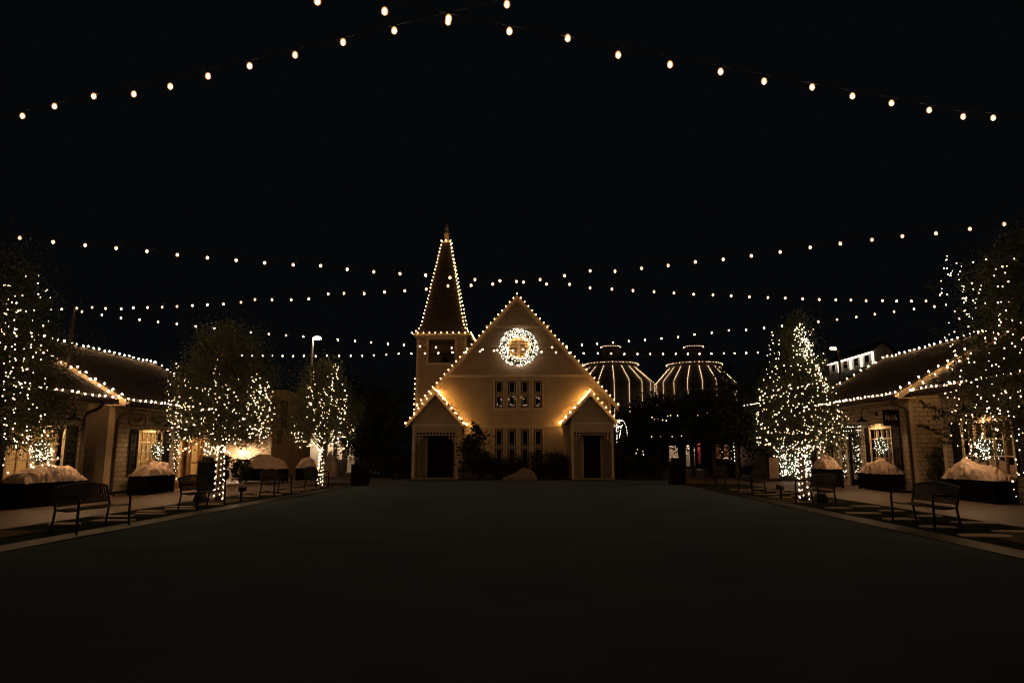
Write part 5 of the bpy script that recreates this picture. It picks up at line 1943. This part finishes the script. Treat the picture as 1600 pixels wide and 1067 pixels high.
for i in range(64):
    a = random.uniform(0, 6.28)
    pts.append(at(964 + random.gauss(0, 4.5), 663 + random.gauss(0, 5), 43 + random.uniform(-.4, .4)))
for i in range(14): pts.append(at(970 + 10 * math.sin(i / 13 * 1.6), 656 + 24 * (1 - math.cos(i / 13 * 1.6)), 43.1))
for i in range(10): pts.append(at(970 - i * .25, 672 + i * 1.3, 43))
for i in range(8): pts.append(at(964, 675 + i * 2.2, 43))
lights('tangle_lights', 'bright tangle of white lights at the right wall of the chapel', 'fairy lights', pts, BM_COOL)
shrub('shrub', 'slim dark shrub carrying the tangle of lights by the chapel', 'shrub', cx_.x - .15, cx_.x + .4, 43.1, 43.6, .3, 2.9, 1500, .05, M['darkleaf'], 340)

# ------------------------------------------------------------------ silos
YS = 76.0


def silo(pxc, r_eave, label, rlabel):
    c = at(pxc, 600, YS)
    zc_, zr, ze = at(pxc, 543, YS).z, at(pxc, 571, YS).z, at(pxc, 603, YS).z
    zr0 = at(pxc, 577, YS).z
    t = thing('silo', label, 'silo', (c.x, YS, 0))
    mb = MB()
    mb.lathe([(r_eave, 0), (r_eave, ze)], (c.x, YS, 0), 40); w = mb.build('wall', M['steel'], t, True)
    mb = MB(); mb.lathe([(r_eave + .12, ze), (2.75, zr0), (2.75, zr), (3.0, zr), (3.0, zr + .08), (2.0, zr + .55), (1.25, zr + 1.3), (.95, zc_ - .5), (.9, zc_), (1.05, zc_), (1.05, zc_ + .08), (.02, zc_ + .75)], (c.x, YS, 0), 40); mb.build('roof', M['steel'], t, True)
    pts = []
    for i in range(46):
        a = 2 * math.pi * i / 46
        pts.append(Vector((c.x + 3.05 * math.cos(a), YS + 3.05 * math.sin(a), zr + .04)))
    for i in range(26):
        a = 2 * math.pi * i / 26
        pts.append(Vector((c.x + 1.1 * math.cos(a), YS + 1.1 * math.sin(a), zc_ + .04)))
    for k in range(18):
        a = math.pi + math.pi * 2 * (k + .35) / 18
        if math.sin(a) > .25: continue
        ca, sa = math.cos(a), math.sin(a)
        for (r0, z0_, r1, z1_) in ((3.02, zr, 2.85, zr0), (2.85, zr0, r_eave + .22, ze + .08), (r_eave + .1, ze, r_eave + .08, ze - 3.6)):
            n = int(math.hypot(r1 - r0, z1_ - z0_) / .24)
            for i in range(n):
                u = i / n
                r_ = lerp(r0, r1, u)
                pts.append(Vector((c.x + r_ * ca, YS + r_ * sa, lerp(z0_, z1_, u) + .05)))
    lights('silo_lights', rlabel, 'rope lights', pts, BM_SILO, group='rope lights draped on the silos')
    return c, zc_


ca_, za_ = silo(955.5, 4.55, 'round steel silo partly behind the chapel roof', 'rope lights fanning down the silo next to the chapel')
cb_, zb2 = silo(1086, 4.25, 'round steel silo standing clear to the right of the other', 'rope lights fanning down the silo behind the dark trees')
t = thing('conveyor_bridge', 'dim conveyor bridge spanning between the two silo tops', 'bridge', (ca_.x, YS, za_ - 1))
mb = MB()
zq = za_ - .9
for (dy, dz) in ((-.35, 0), (.35, 0), (-.35, .6), (.35, .6)):
    mb.tube([(ca_.x + 1, YS + dy, zq + dz), (cb_.x - 1, YS + dy, zq + dz)], .06, 5)
mb.build('rails', M['steel'], t)
mb = MB()
n = 10
for i in range(n):
    a, b = lerp(ca_.x + 1, cb_.x - 1, i / n), lerp(ca_.x + 1, cb_.x - 1, (i + 1) / n)
    mb.tube([(a, YS - .35, zq), (b, YS - .35, zq + .6)], .035, 4); mb.tube([(a, YS - .35, zq + .6), (a, YS - .35, zq)], .035, 4)
mb.build('lattice', M['steel'], t)
for u in (.28, .72):
    xx = lerp(ca_.x, cb_.x, u)
    mb = MB(); mb.tube([(xx, YS, 0), (xx, YS, zq)], .1, 6); mb.build('support', M['steel'], t)
